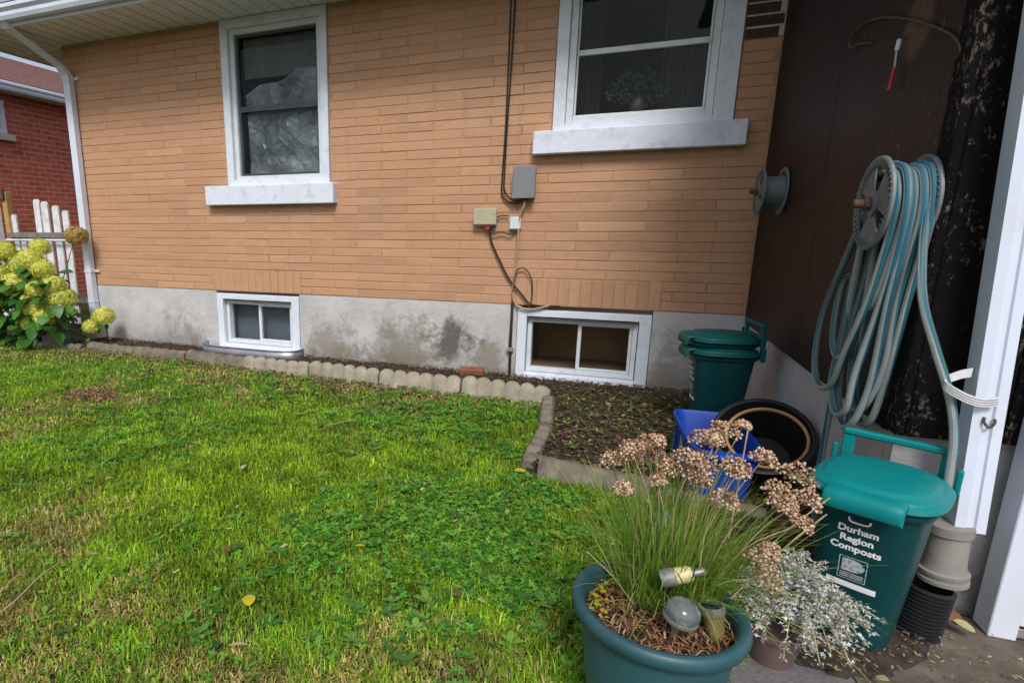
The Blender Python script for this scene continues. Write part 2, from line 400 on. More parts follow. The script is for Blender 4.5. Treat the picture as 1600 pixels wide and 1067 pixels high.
# ================================================================ SETTING: ground
def flat(name, poly, z, mat, kind='structure'):
    b = MB().add([(x, y, z) for x, y in poly], [tuple(range(len(poly)))])
    return tag(b.build(name, mat), kind=kind)
flat('lawn', [(-90, -90), (90, -90), (90, 90), (-90, 90)], 0, 'lawn')
flat('driveway', [(.30, -3.12), (.20, -4.2), (.1, -12), (9, -12), (9, -2.9), (1.6, -2.9), (1.0, -2.86), (.80, -2.98), (.52, -2.86)], .012, 'asphalt')
flat('concrete_apron', [(.70, -3.0), (9, -3.0), (9, -2.49), (.70, -2.49)], .017, 'apron')
def bed_edge(x):
    if x < -.36: return -.37 + (x + 5.16) * (-.25 / 4.8)
    if x < .20: return -1.86
    return -1.88 - (x - .20) * 2.4
def in_bed(x, y): return -5.75 < x < .86 and y < .02 and y > max(bed_edge(x), -2.6)
def in_patch(x, y):
    P = [(.47, -2.80), (.50, -2.885), (.57, -2.945), (.66, -2.955), (.80, -2.89), (.90, -2.80), (1.0, -2.68), (1.03, -2.48), (.84, -2.40), (.5, -2.3)]
    c = False; j = len(P) - 1
    for i in range(len(P)):
        (xi, yi), (xj, yj) = P[i], P[j]
        if (yi > y) != (yj > y) and x < (xj - xi) * (y - yi) / (yj - yi) + xi: c = not c
        j = i
    return c
def soil_sheet(name, inside, x0, x1, y0, y1, st, z, amp, mat):
    nx = int((x1 - x0) / st) + 1; ny = int((y1 - y0) / st) + 1; V = []; F = []; ins = []
    for i in range(nx):
        for j in range(ny):
            x, y = x0 + i * st, y0 + j * st; a = inside(x, y); ins.append(a)
            h = z + amp * (mnoise.noise(Vector((x * 5, y * 5, 3))) + .7 * mnoise.noise(Vector((x * 17, y * 17, 8))))
            V.append((x, y, h if a else -.04))
    for i in range(nx - 1):
        for j in range(ny - 1):
            q = (i * ny + j, (i + 1) * ny + j, (i + 1) * ny + j + 1, i * ny + j + 1)
            if any(ins[k] for k in q): F.append(q)
    b = MB(); b.add(V, F); return tag(b.build(name, mat, smooth=True, sharp=80), kind='structure')
soil_sheet('garden_bed_soil', in_bed, -5.8, .9, -2.62, .02, .04, .045, .022, 'soil')
soil_sheet('soil_patch', lambda x, y: in_patch(x + .03 * mnoise.noise(Vector((x * 9, y * 9, 1))), y + .03 * mnoise.noise(Vector((x * 11, y * 11, 5)))), .4, 1.1, -3.0, -2.3, .014, .028, .014, 'soil')

# ================================================================ THE TAN HOUSE
house = thing('brick_house', (-2.3, 0, 0), 'bungalow with tan painted brick, grey foundation and white trimmed windows', 'house')
XL, XR, ZF, ZT = -5.50, .855, .64, 3.06
CH, BL = .0722, .4640
OPEN = [(-3.52, -2.43, 1.46, 3.2), (-.56, .63, 1.79, 3.2)]                    # upper openings
SILLS = [(-3.74, -2.37, 1.46, 1.635), (-.685, .71, 1.79, 1.95)]
BOPEN = [(-3.75, -2.79, .055, .62), (-.75, .26, .03, .61)]                  # basement openings
SOLD = [(-3.77, -2.77, .64, .64 + 3 * CH), (-.77, .30, .64, .64 + 3 * CH)]
def wall_cells(x0, x1, z0, z1, holes):
    xs = sorted({x0, x1, *[h[i] for h in holes for i in (0, 1)]}); zs = sorted({z0, z1, *[min(max(h[i], z0), z1) for h in holes for i in (2, 3)]})
    out = []
    for a, b in zip(xs, xs[1:]):
        for c, d in zip(zs, zs[1:]):
            mx, mz = (a + b) / 2, (c + d) / 2
            if d - c > 1e-6 and not any(h[0] < mx < h[1] and h[2] < mz < h[3] for h in holes): out.append((a, b, c, d))
    return out
wb = MB()
for a, b, c, d in wall_cells(XL + .005, XR + .2, ZF, ZT + .25, OPEN): wb.box(a, b, 0, .22, c, d)
wb.box(XL + .005, XL + .22, .22, 8, ZF, ZT + .25); wb.box(XL + .22, XR + .2, 7.8, 8, ZF, ZT + .25)
wall = wb.build('wall', 'paint_joint', house)
fb = MB(); bm_ = []
for a, b, c, d in wall_cells(XL, XR + .2, -.1, ZF - .003, [(h[0], h[1], h[2], ZF) for h in BOPEN]):
    nx = max(1, int((b - a) / .05)); nz = max(1, int((d - c) / .05)); V = []; F = []
    for i in range(nx + 1):
        for j in range(nz + 1):
            x, z = a + (b - a) * i / nx, c + (d - c) * j / nz
            edge = i in (0, nx) or j in (0, nz)
            V.append((x, -.004 - (0 if edge else .006 * (mnoise.noise(Vector((x * 4, z * 6, 0))) + .5)), z))
    for i in range(nx):
        for j in range(nz): F.append((i * (nz + 1) + j, (i + 1) * (nz + 1) + j, (i + 1) * (nz + 1) + j + 1, i * (nz + 1) + j + 1))
    fb.add(V, F); fb.box(a, b, .001, .22, c, d)
fb.box(XL, XL + .22, .22, 8, -.1, ZF - .003)
fb.build('foundation', 'foundation', house, smooth=True)
# bricks of the long face: running bond, every brick its own piece
cells = []
nrow = int((ZT - ZF) / CH) + 1
for r in range(nrow):
    z0 = ZF + r * CH + .003; z1 = min(z0 + CH - .0065, ZT - .01)
    if z1 - z0 < .03: continue
    zc = (z0 + z1) / 2
    holes = [(h[0], h[1]) for h in OPEN + SILLS + SOLD if h[2] - .02 < zc < h[3] + .02]
    x = .138 + (0 if r % 2 == 0 else BL / 2) + 8 * BL
    js = []
    while x > XL - BL: js.append(x + random.uniform(-.012, .012)); x -= BL
    js = js[::-1]
    for a, b in zip(js, js[1:]):
        segs = [(max(a, XL) + .004, min(b, XR) - .004)]
        for h0, h1 in holes:
            ns = []
            for s0, s1 in segs:
                if h1 <= s0 or h0 >= s1: ns.append((s0, s1)); continue
                if h0 - s0 > .01: ns.append((s0, h0 - .004))
                if s1 - h1 > .01: ns.append((h1 + .004, s1))
            segs = ns
        for s0, s1 in segs:
            if s1 - s0 > .025: cells.append((s0, s1, z0, z1))
for a, b, c, d in SOLD:
    n = int((b - a) / .082); wdt = (b - a) / n
    for i in range(n): cells.append((a + i * wdt + .0018, a + (i + 1) * wdt - .0018, c + .002, d - .004))
PATCH = (.60, .9, 2.44, 3.2)                                # bare bricks where the paint was never finished
def bare(c): return c[0] > PATCH[0] and c[2] > PATCH[2]
def brick_mesh(wd, hg, seed):
    rnd = random.Random(seed); bm = bmesh.new(); bmesh.ops.create_cube(bm, size=1)
    for q in bm.verts: q.co = Vector((q.co.x * wd, q.co.y * .03, q.co.z * hg))
    bmesh.ops.bevel(bm, geom=[e for e in bm.edges], offset=.0035, segments=1, affect='EDGES')
    for q in bm.verts: q.co += Vector((rnd.uniform(-.0015, .0015), rnd.uniform(-.001, .001), rnd.uniform(-.0012, .0012)))
    me = bpy.data.meshes.new('brick'); bm.to_mesh(me); bm.free()
    me.polygons.foreach_set('use_smooth', [False] * len(me.polygons)); return me
shared = {}
def seen_size(c):
    p = Vector(((c[0] + c[1]) / 2, 0, (c[2] + c[3]) / 2)); d = (p - CAM).length
    vis = 1 if p.z < 3.35 + .1 * p.x else .2
    return (c[1] - c[0]) * (c[3] - c[2]) / d ** 2 * vis
cells.sort(key=seen_size, reverse=True)
rest = MB()
for i, c in enumerate(cells):
    wd, hg = c[1] - c[0], c[3] - c[2]; ctr = Vector(((c[0] + c[1]) / 2, .0113 + random.uniform(-.0016, .0016), (c[2] + c[3]) / 2))
    isb = bare(c)
    if i < 296 or isb:
        key = (round(wd / .012), round(hg / .01), i % 4, isb)
        if key not in shared:
            me = brick_mesh(wd, hg, i); me.materials.append(MT['darkbrick' if isb else 'paint']); shared[key] = me
        o = bpy.data.objects.new('brick', shared[key]); link(o, wall); o.location = ctr - WL[house.name]
        o.rotation_euler = (random.uniform(-.006, .006), random.uniform(-.004, .004), random.uniform(-.004, .004))
        if isb: o['label'] = 'bare dark brown brick left unpainted in the corner'
    else:
        rest.obox(Matrix.Translation(ctr), wd, .03, hg, .0035)
tag(rest.build('brick_courses', 'paint', wall), kind='stuff')
pm = MB()
for a, b, c, d in [(.638, XR - .001, 2.455, 3.05)]: pm.box(a, b, -.0015, .0, c, d)
pm.build('bare_mortar', 'mortar', wall)

def frame_bars(b, x0, x1, z0, z1, y0, y1, wl, wr, wt, wbm, c=.003):
    b.box(x0, x0 + wl, y0, y1, z0, z1, c); b.box(x1 - wr, x1, y0, y1, z0, z1, c)
    b.box(x0 + wl, x1 - wr, y0 + .001, y1, z1 - wt, z1 - .0005, c); b.box(x0 + wl, x1 - wr, y0 + .001, y1, z0 + .0005, z0 + wbm, c)
def room(win, x0, x1, z0, z1, y0, dep, mat):
    b = MB(); V = [(x, y, z) for x in (x0, x1) for y in (y0, y0 + dep) for z in (z0, z1)]
    b.add(V, [(0, 2, 3, 1), (4, 5, 7, 6), (2, 6, 7, 3), (0, 4, 6, 2), (1, 3, 7, 5)]); return b.build('interior', mat, win)
def pane(win, x0, x1, z0, z1, y, name='pane'):
    return MB().box(x0, x1, y, y + .004, z0, z1).build(name, 'glass', win)
# --- left upper window (film behind the glass)
def empty_part(name, parent):
    o = bpy.data.objects.new(name, None); link(o, parent); o.empty_display_size = .05; WL[o.name] = WL[parent.name].copy(); return o
w1 = empty_part('window', house); w1['label'] = 'sash window with crinkled plastic film behind the glass'
b = MB(); frame_bars(b, -3.515, -2.435, 1.637, 3.055, -.022, .05, .075, .070, .075, .05); b.build('casing', 'white', w1)
b = MB(); frame_bars(b, -3.438, -2.507, 1.688, 2.979, .012, .09, .045, .042, .045, .035); b.build('frame', 'vinyl', w1)
b = MB(); frame_bars(b, -3.392, -2.551, 1.724, 2.933, .040, .085, .022, .022, .02, .022, .002)
b.box(-3.369, -2.574, .042, .084, 2.305, 2.335, .002); b.box(-3.369, -2.574, .036, .0415, 2.285, 2.312, .002); b.build('sash', 'sash', w1)
pane(w1, -3.37, -2.573, 2.334, 2.914, .062); pane(w1, -3.37, -2.573, 1.745, 2.306, .055)
def film(x0, x1, z0, z1, y, seed, cells, amp, mat, win, cut=None, name='film'):
    nx, nz = cells; V = []; F = []; rnd = random.Random(seed)
    for i in range(nx + 1):
        for j in range(nz + 1):
            e = 0 if i in (0, nx) or j in (0, nz) else 1
            u, t = (i + e * rnd.uniform(-.42, .42)) / nx, (j + e * rnd.uniform(-.42, .42)) / nz
            if cut: t *= min(1, cut(u))
            d = 1.6 * mnoise.noise(Vector((u * 2.5, t * 2.5, seed))) + .9 * abs(mnoise.noise(Vector((u * 6 + t * 3, t * 5, seed + 9)))) + rnd.uniform(-.35, .35)
            V.append((x0 + (x1 - x0) * u, y + d * amp, z0 + (z1 - z0) * t))
    for i in range(nx):
        for j in range(nz):
            q = (i * (nz + 1) + j, (i + 1) * (nz + 1) + j, (i + 1) * (nz + 1) + j + 1, i * (nz + 1) + j + 1)
            F += [(q[0], q[1], q[2]), (q[0], q[2], q[3])] if rnd.random() < .5 else [(q[0], q[1], q[3]), (q[1], q[2], q[3])]
    return MB().add(V, F).build(name, mat, win)
film(-3.345, -2.585, 1.752, 2.27, .112, 3, (20, 14), .014, 'film', w1)
film(-3.355, -2.585, 2.33, 2.63, .112, 5, (20, 8), .010, 'film', w1, cut=lambda u: .38 + .85 * u + .10 * math.sin(u * 9))
film(-3.365, -2.578, 2.585, 2.92, .125, 8, (12, 6), .006, 'film_dull', w1, name='blind')
film(-3.365, -2.578, 1.75, 2.32, .16, 9, (6, 4), .004, 'film_dull', w1, name='blind')
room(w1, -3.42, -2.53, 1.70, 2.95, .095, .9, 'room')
b = MB().box(-3.74, -2.37, -.085, .04, 1.46, 1.634, .006).build('window_sill', 'sill', w1)
# --- right upper window
w2 = empty_part('window', house); w2['label'] = 'sash window with dark room, lace curtains and flowers behind the glass'
b = MB(); frame_bars(b, -.555, .625, 1.952, 3.055, -.022, .05, .085, .125, .08, .05); b.build('casing', 'white', w2)
b = MB(); frame_bars(b, -.468, .498, 2.004, 2.973, .008, .09, .050, .045, .04, .045); b.build('frame', 'vinyl', w2)
b = MB(); frame_bars(b, -.416, .451, 2.051, 2.931, .042, .085, .014, .014, .02, .012, .002)
b.build('sash', 'vinyl', w2)
b = MB().box(-.401, .436, .030, .07, 2.465, 2.502, .003).build('meeting_rail', 'vinyl', w2)
pane(w2, -.402, .437, 2.501, 2.911, .062); pane(w2, -.402, .437, 2.062, 2.466, .055)
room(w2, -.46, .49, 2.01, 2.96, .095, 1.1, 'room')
def curtain(x0, x1, z0, z1, y, win):
    n = 60; V = []; F = []
    for i in range(n + 1):
        x = x0 + (x1 - x0) * i / n; yy = y + .018 * math.sin(i * 1.1) + .008 * math.sin(i * 2.7)
        V += [(x, yy, z0), (x, yy * .9 + .01, z1)]
    for i in range(n): F.append((2 * i, 2 * i + 2, 2 * i + 3, 2 * i + 1))
    return MB().add(V, F).build('curtain', 'curtain', win, smooth=True)
curtain(-.44, -.24, 2.03, 2.9, .20, w2); curtain(.16, .46, 2.03, 2.9, .20, w2)
vz = MB().lathe([(.03, 0), (.05, .03), (.055, .07), (.035, .11), (.045, .125)], 16, Matrix.Translation((.02, .17, 2.06))); vz.build('vase', 'vase', w2, smooth=True)
b = MB()
for i in range(170):
    a = random.uniform(0, 6.28); rr = random.random() ** .5; p = Vector((.02 + .24 * rr * math.cos(a), .17 + .04 * math.sin(a * 3), 2.24 + .12 * rr * math.sin(a)))
    m = Matrix.Translation(p) @ Matrix.Rotation(random.uniform(0, 6), 4, 'Y') @ Matrix.Rotation(random.uniform(-1, 1), 4, 'X')
    b.add([m @ Vector(q) for q in ((-.012, 0, 0), (0, -.004, -.018), (.012, 0, 0), (0, .004, .018))], [(0, 1, 2, 3)])
b.build('silk_flowers', 'silk_leaf', w2)
b = MB().box(-.685, .71, -.085, .04, 1.785, 1.949, .006).build('window_sill', 'sill', w2)
# --- basement windows
def basement(x0, x1, z0, z1, mat, lab):
    win = empty_part('basement_window', house); win['label'] = lab
    b = MB(); frame_bars(b, x0, x1, z0, z1, -.012, .10, .075, .085, .055, .05, .004); b.build('casing', 'white', win)
    a, c, d, e = x0 + .08, x1 - .09, z0 + .053, z1 - .075
    b = MB(); frame_bars(b, a, c, d, e, .035, .12, .035, .035, .03, .035, .003); b.build('frame', 'vinyl', win)
    m = (a + c) / 2 - .01
    b = MB(); frame_bars(b, m - .014, c - .036, d + .036, e - .031, .060, .10, .028, .022, .014, .018, .002); b.build('sash', 'vinyl', win)
    pane(win, a + .036, m - .015, d + .036, e - .031, .092); pane(win, m + .0145, c - .0585, d + .055, e - .046, .080)
    b = MB().box(a + .001, c - .001, -.006, .034, e + .0005, e + .012).build('drip_gap', 'hole', win)
    room(win, a + .01, c - .01, d + .01, e + .04, .125, .5 if mat == 'room_brown' else .06, mat)
    b = MB().box(x0 + .076, x1 - .086, -.035, -.013, z0 - .01, z0 + .045, .005).build('window_sill', 'sill', win)
basement(-3.745, -2.795, .06, .615, 'room_grey', 'small white sliding basement window set behind the steel window well')
basement(-.745, .255, .035, .605, 'room_brown', 'larger white sliding basement window under the cables')
# --- soffit, gutter, downspout
b = MB()
b.box(-6.2, XR, -.60, 0.0, ZT, ZT + .012); b.box(-6.2, XL, .001, 8.4, ZT, ZT + .012)
so = b.build('soffit', 'soffit', house)
b = MB()
for i in range(46):
    x = -6.15 + i * .15
    if x < XR - .02: b.box(x, x + .006, -.585, -.02, ZT - .0035, ZT - .0005)
for i in range(24): b.box(-6.18, XL - .02, .1 + i * .15, .106 + i * .15, ZT - .0035, ZT - .0005)
b.build('seam', 'seam', so)
b = MB()
for i in range(46):
    x = -6.15 + i * .15
    for k in range(7):
        for q in range(3):
            if x + .1 < XR: b.box(x + .03 + q * .04, x + .042 + q * .04, -.50 + k * .06, -.492 + k * .06, ZT - .002, ZT - .0004)
tag(b.build('vent_slots', 'seam', so), kind='stuff')
def gutter_profile(y, z): return [(y, z), (y - .07, z), (y - .085, z + .03), (y - .085, z + .06), (y - .11, z + .085), (y - .11, z + .115), (y - .1, z + .12), (y - .1, z + .11), (y, z + .11)]
b = MB(); b.box(-6.2, XR + .3, -.62, -.601, ZT - .01, ZT + .17)
b.box(-6.22, -6.201, -.601, 8.4, ZT - .01, ZT + .17); b.build('fascia', 'gutter', house)
b = MB(); b.rings([[(x, y, z) for y, z in gutter_profile(-.622, ZT + .02)] for x in (-6.24, XR + .3)]); g = b.build('gutter', 'gutter', house)
b = MB()
for x in (-5.05, -3.2, -1.3): b.box(x, x + .02, -.735, -.62, ZT + .134, ZT + .142)
b.build('gutter_hanger', 'steel', g)
b = MB(); b.add([(-6.3, -.72, ZT + .15), (XR + .5, -.72, ZT + .15), (XR + .5, 4, ZT + 1.75), (-1.5 - .8, 4, ZT + 1.75), (-6.3, 8.5, ZT + .15)], [(0, 1, 2, 3), (0, 3, 4)])
b.build('roof', 'dark_shingle', house)
dsp = empty_part('downspout', house)
def rect_sweep(b, pts, sx, sy):
    rings = []
    for p in pts: rings.append([(p[0] - sx, p[1] - sy, p[2]), (p[0] + sx, p[1] - sy, p[2]), (p[0] + sx, p[1] + sy, p[2]), (p[0] - sx, p[1] + sy, p[2])])
    return b.rings(rings)
xa = -5.385
b = MB(); rect_sweep(b, [(xa, -.052, .12), (xa, -.052, 2.72)], .042, .030); b.build('pipe', 'gutter', dsp)
b = MB(); rect_sweep(b, [(xa, -.052, 2.70), (xa, -.060, 2.76), (xa - .005, -.12, 2.83), (xa - .02, -.48, 2.985), (xa - .02, -.60, 3.03), (xa - .02, -.645, 3.085)], .044, .034); b.build('elbow', 'gutter', dsp)
for z in (.78, 2.72):
    b = MB(); b.box(xa - .05, xa + .05, -.087, -.02, z, z + .028); b.box(xa + .0505, xa + .10, -.026, -.0, z + .002, z + .026); b.build('strap', 'white', dsp)
b = MB(); b.box(xa - .046, xa + .046, -.086, -.018, .45, .47); b.build('joint', 'gutter', dsp)

# ================================================================ THE DARK LEAN-TO at the right
YC = -2.50
lean = thing('wooden_lean_to', (.95, -1.2, 0), 'dark brown panelled side building on a concrete base with a peeling black front', 'shed')
XP = .855
edges_y = [-.004, -1.325, -2.405]
for i, (a, c) in enumerate(zip(edges_y, edges_y[1:])):
    MB().box(XP, XP + .02, c + .004, a, .588, 3.3, .003).build('panel', 'panel', lean)
MB().box(XP + .004, XP + .03, -2.40, -.01, .60, 3.3).build('panel_backing', 'hole', lean)
MB().box(XP - .006, XP + .02, YC + .001, -2.406, .60, 3.3, .004).build('corner_board', 'char', lean)
MB().box(XP + .03, 3.2, -2.44, -.02, .60, 3.3).build('wall_core', 'hole', lean)
for i, (a, c) in enumerate([(XP + .021, 1.105), (1.109, 1.40)]):
    MB().box(a, c, YC, YC + .03, .600 + i * .006, 3.3, .004).build('board', 'char', lean)
b = MB(); b.box(XP + .012, XP + .3, -2.40, -.01, -.1, .585); b.build('concrete_base', 'foundation', lean)
b = MB(); b.box(XP + .014, 1.20, -2.455, -2.401, -.1, .5955); b.build('concrete_front', 'foundation', lean)
MB().box(XP - .3, 3.2, -2.56, 0, 3.3, 3.34).build('roof', 'dark_shingle', lean)
b = MB(); b.box(1.138, 1.205, -2.585, -2.50, .018, 2.1, .003); dr = b.build('door_frame', 'door', lean)
dd = empty_part('door', lean)
MB().box(1.207, 2.05, -2.560, -2.515, .055, 2.05, .004).build('door_slab', 'door', dd)
MB().box(1.207, 2.05, -2.572, -2.561, .022, .053, .003).build('threshold', 'grey_wood', dd)
MB().box(1.225, 1.236, -2.563, -2.5605, .20, .31).build('keyhole_slot', 'rust', dd)
# white downspout on the front, leaning a little
ds2 = thing('downspout', (1.0, -2.58, 0), 'wide white square downspout on the black front with a grey boot', 'downspout')
def lean_x(z): return .935 + (1.70 - z) * .053 + .020
b = MB()
for sgn in (0,):
    rr = []
    for z in (.36, .9, 1.6, 2.4, 3.25):
        x = lean_x(z); sx, sy = .036, .032
        rr.append([(x - sx, -2.582 - sy, z), (x - .012, -2.582 - sy - .002, z), (x - .008, -2.582 - sy + .004, z), (x + .008, -2.582 - sy + .004, z), (x + .012, -2.582 - sy - .002, z), (x + sx, -2.582 - sy, z), (x + sx, -2.582 + sy, z), (x - sx, -2.582 + sy, z)])
    b.rings(rr)
b.build('pipe', 'gutter', ds2)
mb_ = Matrix.Translation((.998, -2.592, .185)) @ Matrix.Rotation(R(-3), 4, 'Y')
b = MB().lathe([(.062, 0), (.062, .012), (.058, .014), (.058, .024), (.061, .026), (.061, .036), (.055, .04), (.05, .06), (.05, .155), (.056, .158), (.056, .185), (.05, .187)], 28, mb_); b.build('boot', 'pvc', ds2, smooth=True)
m3 = Matrix.Translation((lean_x(.70), -2.617, .70))
MB().tube([m3 @ Vector(q) for q in spline([(-.012, 0, .015), (-.012, -.006, 0), (0, -.008, -.012), (.010, -.006, 0), (.012, 0, .012)], 4)], .0035, 6).build('hook', 'rust', ds2, smooth=True)
# ================================================================ NEIGHBOUR, FENCE
nb = thing('neighbouring_house', (-9.3, 3, 0), 'red brick house with brown shingle roof beyond the white picket fence', 'house')
def m_nbrick():
    k = N('neighbour_brickwork'); v = k.pos(); s = k.n('SeparateXYZ'); k.l(v, s.inputs[0])
    c = k.n('CombineXYZ'); k.l(s.outputs[1], c.inputs[0]); k.l(s.outputs[2], c.inputs[1])
    bt = k.n('TexBrick'); k.l(c.outputs[0], bt.inputs['Vector']); bt.inputs['Scale'].default_value = 1
    bt.inputs['Brick Width'].default_value = .23; bt.inputs['Row Height'].default_value = .078; bt.inputs['Mortar Size'].default_value = .007
    bt.inputs['Color1'].default_value = (.56, .13, .075, 1); bt.inputs['Color2'].default_value = (.42, .085, .05, 1); bt.inputs['Mortar'].default_value = (.55, .30, .23, 1)
    col = k.mix(k.math('MULTIPLY', k.ramp(k.noise(v, 6, 5, .7), [(.55, (0, 0, 0)), (.7, (1, 1, 1))]), .5), bt.outputs[0], (.16, .035, .03))
    x = k.n('Bump'); x.inputs['Strength'].default_value = .6; x.inputs['Distance'].default_value = .008; x.invert = True
    k.l(bt.outputs['Fac'], x.inputs['Height']); k.l(x.outputs[0], k.b.inputs['Normal'])
    return k.fin(col, .85)
MT['nbrick'] = m_nbrick()
nh = [(1.15, 2.02, 2.72, 3.22)]
b = MB()
ys = [-3, 1.15, 2.02, 9]; zs = [0, 2.72, 3.22, 3.34]
for i in range(3):
    for j in range(3):
        if not (i == 1 and j == 1): b.box(-9.5, -9.3, ys[i], ys[i + 1], zs[j], zs[j + 1])
b.box(-15, -9.5, 8.8, 9, 0, 3.34); b.box(-15, -9.5, -3, -2.8, 0, 3.34); b.build('wall', 'nbrick', nb)
nw = empty_part('window', nb)
b = MB(); b.box(-9.32, -9.24, 1.16, 1.22, 2.725, 3.215); b.box(-9.32, -9.24, 1.95, 2.015, 2.725, 3.215); b.box(-9.32, -9.24, 1.22, 1.95, 3.16, 3.215); b.box(-9.32, -9.24, 1.22, 1.95, 2.725, 2.78)
b.box(-9.31, -9.26, 1.57, 1.60, 2.78, 3.16); b.build('frame', 'white', nw)
MB().box(-9.30, -9.295, 1.22, 1.95, 2.78, 3.16).build('pane', 'glass', nw)
MB().box(-9.6, -9.5, 1.1, 2.1, 2.7, 3.25).build('blind', 'room_grey', nw)
MB().box(-9.36, -9.2, 1.05, 2.12, 2.62, 2.718).build('window_sill', 'mortar', nw)
MB().box(-9.45, -9.0, -3.4, 9.4, 3.342, 3.355).build('soffit', 'soffit', nb)
MB().rings([[(-9.0 + (-.622 - yy), y, z + .29 - .035) for yy, z in gutter_profile(-.622, 3.06)] for y in (-3.4, 9.4)]).build('gutter', 'gutter', nb)
b = MB()
for k in range(14):
    x0, x1 = -8.93 - k * .26, -8.93 - (k + 1) * .26; z0, z1 = 3.46 + k * .097, 3.46 + (k + 1) * .097
    b.add([(x0, -3.4, z0 + .012), (x0, 9.4, z0 + .012), (x1, 9.4, z1), (x1, -3.4, z1), (x0, -3.4, z0 - .01), (x0, 9.4, z0 - .01)], [(0, 1, 2, 3), (4, 5, 1, 0)])
tag(b.build('shingle_courses', 'shingle', nb), kind='stuff')

fn = thing('picket_fence', (-6.6, .45, 0), 'white weathered picket fence with grey rail beside the hydrangea', 'fence')
def fx(px): return -7.22 + (px - 20) * .0112
for px, wd, zt in [(22, 8, 1.42), (33, 8, 1.16), (44, 8, 1.16), (61, 9, 1.60), (73, 10, 1.57), (89, 10, 1.52), (103, 9, 1.46)]:
    x = fx(px); h = wd * .0112 / 2
    b = MB(); b.rings([[(x - h, yy, .08), (x + h, yy, .08), (x + h, yy, zt - .03), (x + h * .5, yy, zt), (x - h * .5, yy, zt), (x - h, yy, zt - .03)] for yy in (.46, .482)]); b.build('picket', 'wood_fence', fn)
MB().box(-7.3, -5.9, .415, .455, 1.135, 1.20, .004).build('rail', 'grey_wood', fn)
MB().tube([(-7.3, .40, 1.105), (-5.9, .40, 1.11)], .014, 8).build('rail_tube', 'white', fn)
MB().box(-7.3, -5.9, .415, .455, .35, .42, .004).build('rail', 'grey_wood', fn)
MB().box(-7.42, -7.32, .30, .40, 0, 1.98, .006).build('post', 'wood_fence', fn)
MB().box(-7.315, -7.235, .42, .50, 0, 1.70, .006).build('post', 'post_wood', fn)
MB().box(-5.93, -5.85, .44, .52, 0, 1.82, .006).build('post', 'wood_fence', fn)
MB().box(-7.33, -7.24, .385, .415, 1.60, 1.74, .006).build('latch', 'rust', fn)

# ================================================================ HYDRANGEA
def leaf_mesh(name, L, W, mat, curl=.25, n=5):
    V = []; F = []
    for i in range(n + 1):
        t = i / n; wv = W / 2 * math.sin(math.pi * min(1, t * .92 + .06)) ** .8 if i < n else 0.001; z = -curl * L * t * t
        V += [(-wv, t * L, z + .18 * wv), (0, t * L, z), (wv, t * L, z + .18 * wv)]
    for i in range(n):
        a = i * 3; F += [(a, a + 1, a + 4, a + 3), (a + 1, a + 2, a + 5, a + 4)]
    me = bpy.data.meshes.new(name); me.from_pydata(V, [], F); me.materials.append(MT[mat])
    me.polygons.foreach_set('use_smooth', [True] * len(me.polygons)); return me
hy = thing('hydrangea_bush', (-5.95, -.42, 0), 'leafy hydrangea bush with lime and cream flower heads by the downspout', 'shrub')
HB = WL[hy.name]
lm = [leaf_mesh('leaf', .15, .10, 'hyd_leaf', c) for c in (.2, .4, .1)]
heads = [(-5.62, -.55, .93, .115, 0), (-5.78, -.50, .86, .13, 0), (-5.50, -.52, .84, .10, 0), (-5.38, -.45, .53, .13, 0), (-5.62, -.60, .50, .11, 0), (-5.02, -.26, .34, .095, 0), (-6.30, -.55, .76, .14, 0), (-6.15, -.45, .98, .11, 0),
         (-5.66, -.62, .30, .09, 0), (-5.33, -.22, 1.17, .10, 1), (-5.72, -.35, 1.05, .09, 0), (-5.50, -.62, .64, .085, 0), (-5.12, -.34, .24, .075, 0), (-5.45, -.60, .36, .10, 0), (-5.85, -.62, .62, .08, 0), (-5.60, -.45, .72, .09, 0), (-5.95, -.68, .78, .12, 0), (-6.05, -.70, .52, .11, 0), (-5.75, -.66, .70, .10, 0), (-5.40, -.50, .68, .10, 0), (-5.95, -.60, 1.02, .10, 0), (-6.25, -.66, .95, .12, 0), (-5.55, -.64, .44, .09, 0)]
random.seed(11)
for i in range(290):
    while True:
        p = Vector((random.uniform(-1, 1), random.uniform(-1, 1), random.uniform(-1, 1)))
        if .35 < p.length < 1: break
    c = Vector((-5.92 + p.x * .66, -.46 + p.y * .34, .52 + p.z * .52 - .25 * max(0, p.x) * .5))
    o = bpy.data.objects.new('leaf', lm[i % 3]); link(o, hy); o.location = c - HB
    az = math.atan2(p.y - .4, p.x) - math.pi / 2 + random.uniform(-.6, .6)
    o.rotation_euler = (random.uniform(-.9, .2), random.uniform(-.4, .4), az); s = random.uniform(.8, 1.4); o.scale = (s, s, s)
for i in range(8):
    p = random.choice([(-5.1, -.3, .28), (-5.05, -.2, .2), (-5.0, -.28, .3), (-5.2, -.35, .2)])
    o = bpy.data.objects.new('leaf', lm[i % 3]); link(o, hy); o.location = Vector(p) + Vector((random.uniform(-.08, .08), random.uniform(-.08, .08), random.uniform(-.08, .06))) - HB
    o.rotation_euler = (random.uniform(-.8, .1), 0, random.uniform(0, 6.28)); s = random.uniform(.4, .7); o.scale = (s, s, s)
